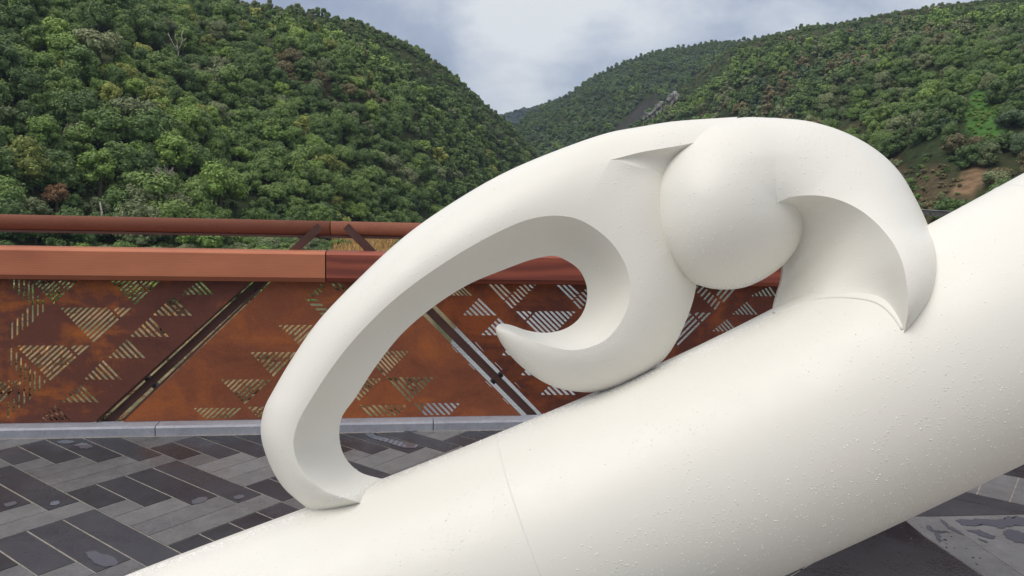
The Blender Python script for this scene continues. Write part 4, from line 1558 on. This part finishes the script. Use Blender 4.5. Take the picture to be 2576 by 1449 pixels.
for p, u, t in scatter('right_hill', 1.3, 60000, rng):
    if t > .95 and project(p)[0] < 4600: tr.append(entry(p, ('dark green', 'mid green', 'grey green')[int(rng.integers(0, 3))], rng.uniform(1.0, 2.4), False))
forest('right_forest', tr, 'mass of low green bush covering the right hillside')
tr = []
for p, u, t in scatter('distant_hill', 4.0, 30000, rng):
    x, y, d = project(p)
    if in_patch(x, y, [(1600, 292, 82, 15, -.75)]): continue
    k = vnoise(p[0] * .2, p[1] * .2) + rng.normal() * .7
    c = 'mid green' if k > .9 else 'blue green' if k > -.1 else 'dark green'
    tr.append(entry(p, c, rng.uniform(4.2, 7.0) * (.7 if y < np.interp(x, [1296, 1415, 1525, 1662, 1872], [335, 268, 200, 148, 120]) else 1), False))
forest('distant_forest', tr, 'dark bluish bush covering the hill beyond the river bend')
tr = []
for p, u, t in scatter('farthest_hill', 6.5, 14000, rng):
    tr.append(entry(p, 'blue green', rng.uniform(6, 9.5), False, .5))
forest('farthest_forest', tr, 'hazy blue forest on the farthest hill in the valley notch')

# rocky spur on the right hill
for k, (x, y, w, h, lab_) in enumerate([(1690, 240, 22, 30, 'tall pale rock pinnacle at the top of the rocky spur'), (1665, 262, 26, 26, 'grey cliff block in the middle of the rocky spur'), (1642, 284, 22, 20, 'lowest grey rock of the spur behind the white scroll')]):
    p, d = px_on('right_hill', x, y + 12)
    p = p + (CAM - p).normalized() * 6
    bm = bmesh.new(); bmesh.ops.create_icosphere(bm, subdivisions=4, radius=1)
    for v in bm.verts:
        n_ = v.co.copy()
        f_ = 1 + .28 * math.sin(n_.x * 5 + k) * math.cos(n_.z * 6 + k * 2) + .14 * math.sin(n_.x * 13 + n_.y * 9) + .10 * math.sin(n_.z * 21 + n_.x * 17)
        v.co = Vector((n_.x * w / F * d * .6, n_.y * 4, n_.z * h / F * d * .62)) * f_ + p
    me = bpy.data.meshes.new('rock_outcrop'); bm.to_mesh(me); bm.free(); me.materials.append(M['rock'])
    tag(link(bpy.data.objects.new('rock_outcrop', me)), lab_, 'rock', 'rocks of the spur on the right hill')

# low roadside wall at the foot of the right hill
p0, p1 = at(2300, 540, 112), at(2480, 552, 104)
mb = MB(); e = (p1 - p0); mb.box(p0, e, (0, .5, 0), (0, 0, .75))
wall = empty('roadside_wall', p0, 'low dark stone wall along the road below the right hill', 'wall')
mb.build('wall_body', M['wall_stone'], wall)
mb = MB(); mb.box(p0 + Vector((-.1, -.1, .753)), e * 1.002, (0, .7, 0), (0, 0, .12)); mb.build('coping', M['rock'], wall)

# ================================================================== RAIN DROPS ON THE PAINT
dr = MB()
rg_ = random.Random(3)


def drop_on(x, y, r, objs):
    d_ = ray(x, y).normalized()
    best = None
    for bv_ in objs:
        h_ = bv_.ray_cast(CAM, d_)
        if h_[0] is not None and (best is None or h_[3] < best[3]): best = h_
    if best is None: return
    n_ = best[1]
    if n_.dot(d_) > 0: n_ = -n_
    bead(dr, best[0] - n_ * (r * .05), n_, r, .62, 2, 6)


bvs = [TUBE_BVH] + [BVHTree.FromPolygons([v.co for v in o.data.vertices], [tuple(p.vertices) for p in o.data.polygons]) for o in (scroll, head, hollow)]
dens = []
for _ in range(60000):
    x = rg_.uniform(300, 2576); y = rg_.uniform(290, 1449)
    k = .5 + .5 * vnoise(x * .04, y * .05)
    # more beads towards the wet underside of the tube and the ball, fewer on the tube's face
    low = (y - (1449 - (x - 1901) * .47)) / 250.0
    pr_ = .16 * k
    if low > -1.2: pr_ = .10 + .25 * max(0, 1 + low)
    if y < 950 and 1600 < x < 2060: pr_ = .28
    if y < 700 and x < 1650: pr_ = .30 * k
    if rg_.random() > pr_: continue
    if len(dens) > 11000: break
    dens.append(1)
    drop_on(x, y, rg_.choice([.0009, .0011, .0014, .0018, .0024]) * rg_.uniform(.8, 1.2), bvs)
up_ = [(310, 1449), (775, 1281), (950, 1206), (1500, 986), (1690, 906), (1940, 790)]
for _ in range(2600):
    x = rg_.uniform(310, 1940); y = np.interp(x, [q[0] for q in up_], [q[1] for q in up_]) + abs(rg_.gauss(0, 9)) + 2
    drop_on(x, y, rg_.choice([.0012, .0016, .0022, .003]), bvs)
for _ in range(150):
    x = rg_.uniform(1746, 1930); y = np.interp(x, [1746, 1784, 1828, 1876, 1930], [712, 722, 726.5, 720, 696]) - abs(rg_.gauss(0, 4))
    drop_on(x, y, rg_.choice([.002, .003, .004]), bvs)
M['drop'] = new_mat('rain_drop')[0]
_b = M['drop'].node_tree.nodes['Principled BSDF']
_b.inputs['Base Color'].default_value = (.88, .87, .85, 1); _b.inputs['Roughness'].default_value = .05; _b.inputs['IOR'].default_value = 1.4
tag(dr.build('rain_drops', M['drop'], smooth=True), 'tiny rain drops scattered over the white painted sculpture', 'water drops', kind='stuff')

# ================================================================== THE AIR OF THE VALLEY
mb = MB(); mb.box((-1900, -60, -11), (3800, 0, 0), (0, 1400, 0), (0, 0, 190))
hz, hnt, hb = new_mat('valley_haze')
hnt.nodes.remove(hb)
pvn = hnt.nodes.new('ShaderNodeVolumePrincipled'); pvn.inputs['Color'].default_value = (.66, .80, 1.0, 1); pvn.inputs['Density'].default_value = .00019
hnt.links.new(pvn.outputs[0], hnt.nodes['Material Output'].inputs['Volume'])
tag(mb.build('haze', hz), kind='stuff')

# ================================================================== SKY AND LIGHT
SUN_EL, SUN_AZ = math.radians(52), math.radians(228)        # azimuth clockwise from +Y
w = bpy.data.worlds.new('World'); SC.world = w; w.use_nodes = True
nt = w.node_tree; nt.nodes.clear()
out = nt.nodes.new('ShaderNodeOutputWorld'); bg = nt.nodes.new('ShaderNodeBackground'); nt.links.new(bg.outputs[0], out.inputs[0])
sky = nt.nodes.new('ShaderNodeTexSky'); sky.sky_type = 'NISHITA'; sky.sun_disc = False
sky.sun_elevation = SUN_EL; sky.sun_rotation = SUN_AZ
tc = nt.nodes.new('ShaderNodeTexCoord'); D_ = tc.outputs['Generated']
nrm = node(nt, 'ShaderNodeVectorMath', operation='NORMALIZE'); nt.links.new(D_, nrm.inputs[0]); D_ = nrm.outputs[0]
sx = node(nt, 'ShaderNodeSeparateXYZ'); nt.links.new(D_, sx.inputs[0])
cl = noise(nt, scaled(nt, D_, (1, 1, 1.9)), 3.1, 7, .56, .25)
cl2 = noise(nt, scaled(nt, D_, (1, 1, 1.6)), 8.0, 6, .6, .15)
k = math_n(nt, 'ADD', math_n(nt, 'MULTIPLY', mapr(nt, cl, .3, .7, .2, .8), .62), math_n(nt, 'MULTIPLY', cl2, .38))


def lobe(x, y, width, amt):
    """a brighter or darker bank of cloud in one direction"""
    d = ray(x, y).normalized()
    dp = node(nt, 'ShaderNodeVectorMath', operation='DOT_PRODUCT'); nt.links.new(D_, dp.inputs[0]); dp.inputs[1].default_value = d
    return math_n(nt, 'MULTIPLY', mapr(nt, dp.outputs['Value'], math.cos(width), 1.0, 0, 1), amt)


for q in [(1180, 60, .15, .05), (1340, 235, .12, .10), (820, 40, .24, -.12), (1480, 150, .07, -.05), (1950, 20, .2, .05), (1290, 130, .1, .05)]:
    k = math_n(nt, 'ADD', k, lobe(*q))
cc = ramp(nt, k, [(.30, (3.8, 4.5, 6.1)), (.42, (4.8, 5.5, 7.0)), (.52, (6.8, 7.4, 8.5)), (.66, (9.6, 9.9, 10.3))])
# overcast skies grow brighter towards the zenith
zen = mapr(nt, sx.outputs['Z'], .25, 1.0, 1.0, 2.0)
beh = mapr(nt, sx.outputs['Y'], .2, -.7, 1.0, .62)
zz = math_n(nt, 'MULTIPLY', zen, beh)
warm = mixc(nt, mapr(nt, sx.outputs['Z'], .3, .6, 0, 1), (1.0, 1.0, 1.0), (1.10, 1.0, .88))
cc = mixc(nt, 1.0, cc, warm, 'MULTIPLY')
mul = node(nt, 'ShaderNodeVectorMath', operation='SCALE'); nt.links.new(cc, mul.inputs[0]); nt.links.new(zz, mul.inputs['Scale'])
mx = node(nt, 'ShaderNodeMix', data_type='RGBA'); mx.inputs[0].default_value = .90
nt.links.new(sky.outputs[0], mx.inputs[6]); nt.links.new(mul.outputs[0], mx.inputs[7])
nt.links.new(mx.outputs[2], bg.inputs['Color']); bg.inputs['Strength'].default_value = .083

sun = bpy.data.lights.new('sun', 'SUN'); sun.energy = 1.75; sun.angle = math.radians(45); sun.color = (1.0, .96, .89)
so = bpy.data.objects.new('sun', sun); link(so)
sd = Vector((math.sin(SUN_AZ) * math.cos(SUN_EL), math.cos(SUN_AZ) * math.cos(SUN_EL), math.sin(SUN_EL)))
so.rotation_euler = sd.to_track_quat('Z', 'Y').to_euler(); so.location = (0, 0, 30)

cam = bpy.data.cameras.new('camera'); cam.sensor_width = 36; cam.lens = F / 2576 * 36; cam.clip_end = 6000; cam.clip_start = .05
co = bpy.data.objects.new('camera', cam); link(co)
mt = Matrix((R_, U_, -W_)).transposed().to_4x4(); mt.translation = CAM
co.matrix_world = mt
SC.camera = co
SC.render.engine = 'CYCLES'
SC.view_settings.view_transform = 'Standard'; SC.view_settings.look = 'None'; SC.view_settings.gamma = 1; SC.view_settings.exposure = 0.07
SC.cycles.max_bounces = 6; SC.cycles.diffuse_bounces = 3; SC.cycles.use_denoising = True
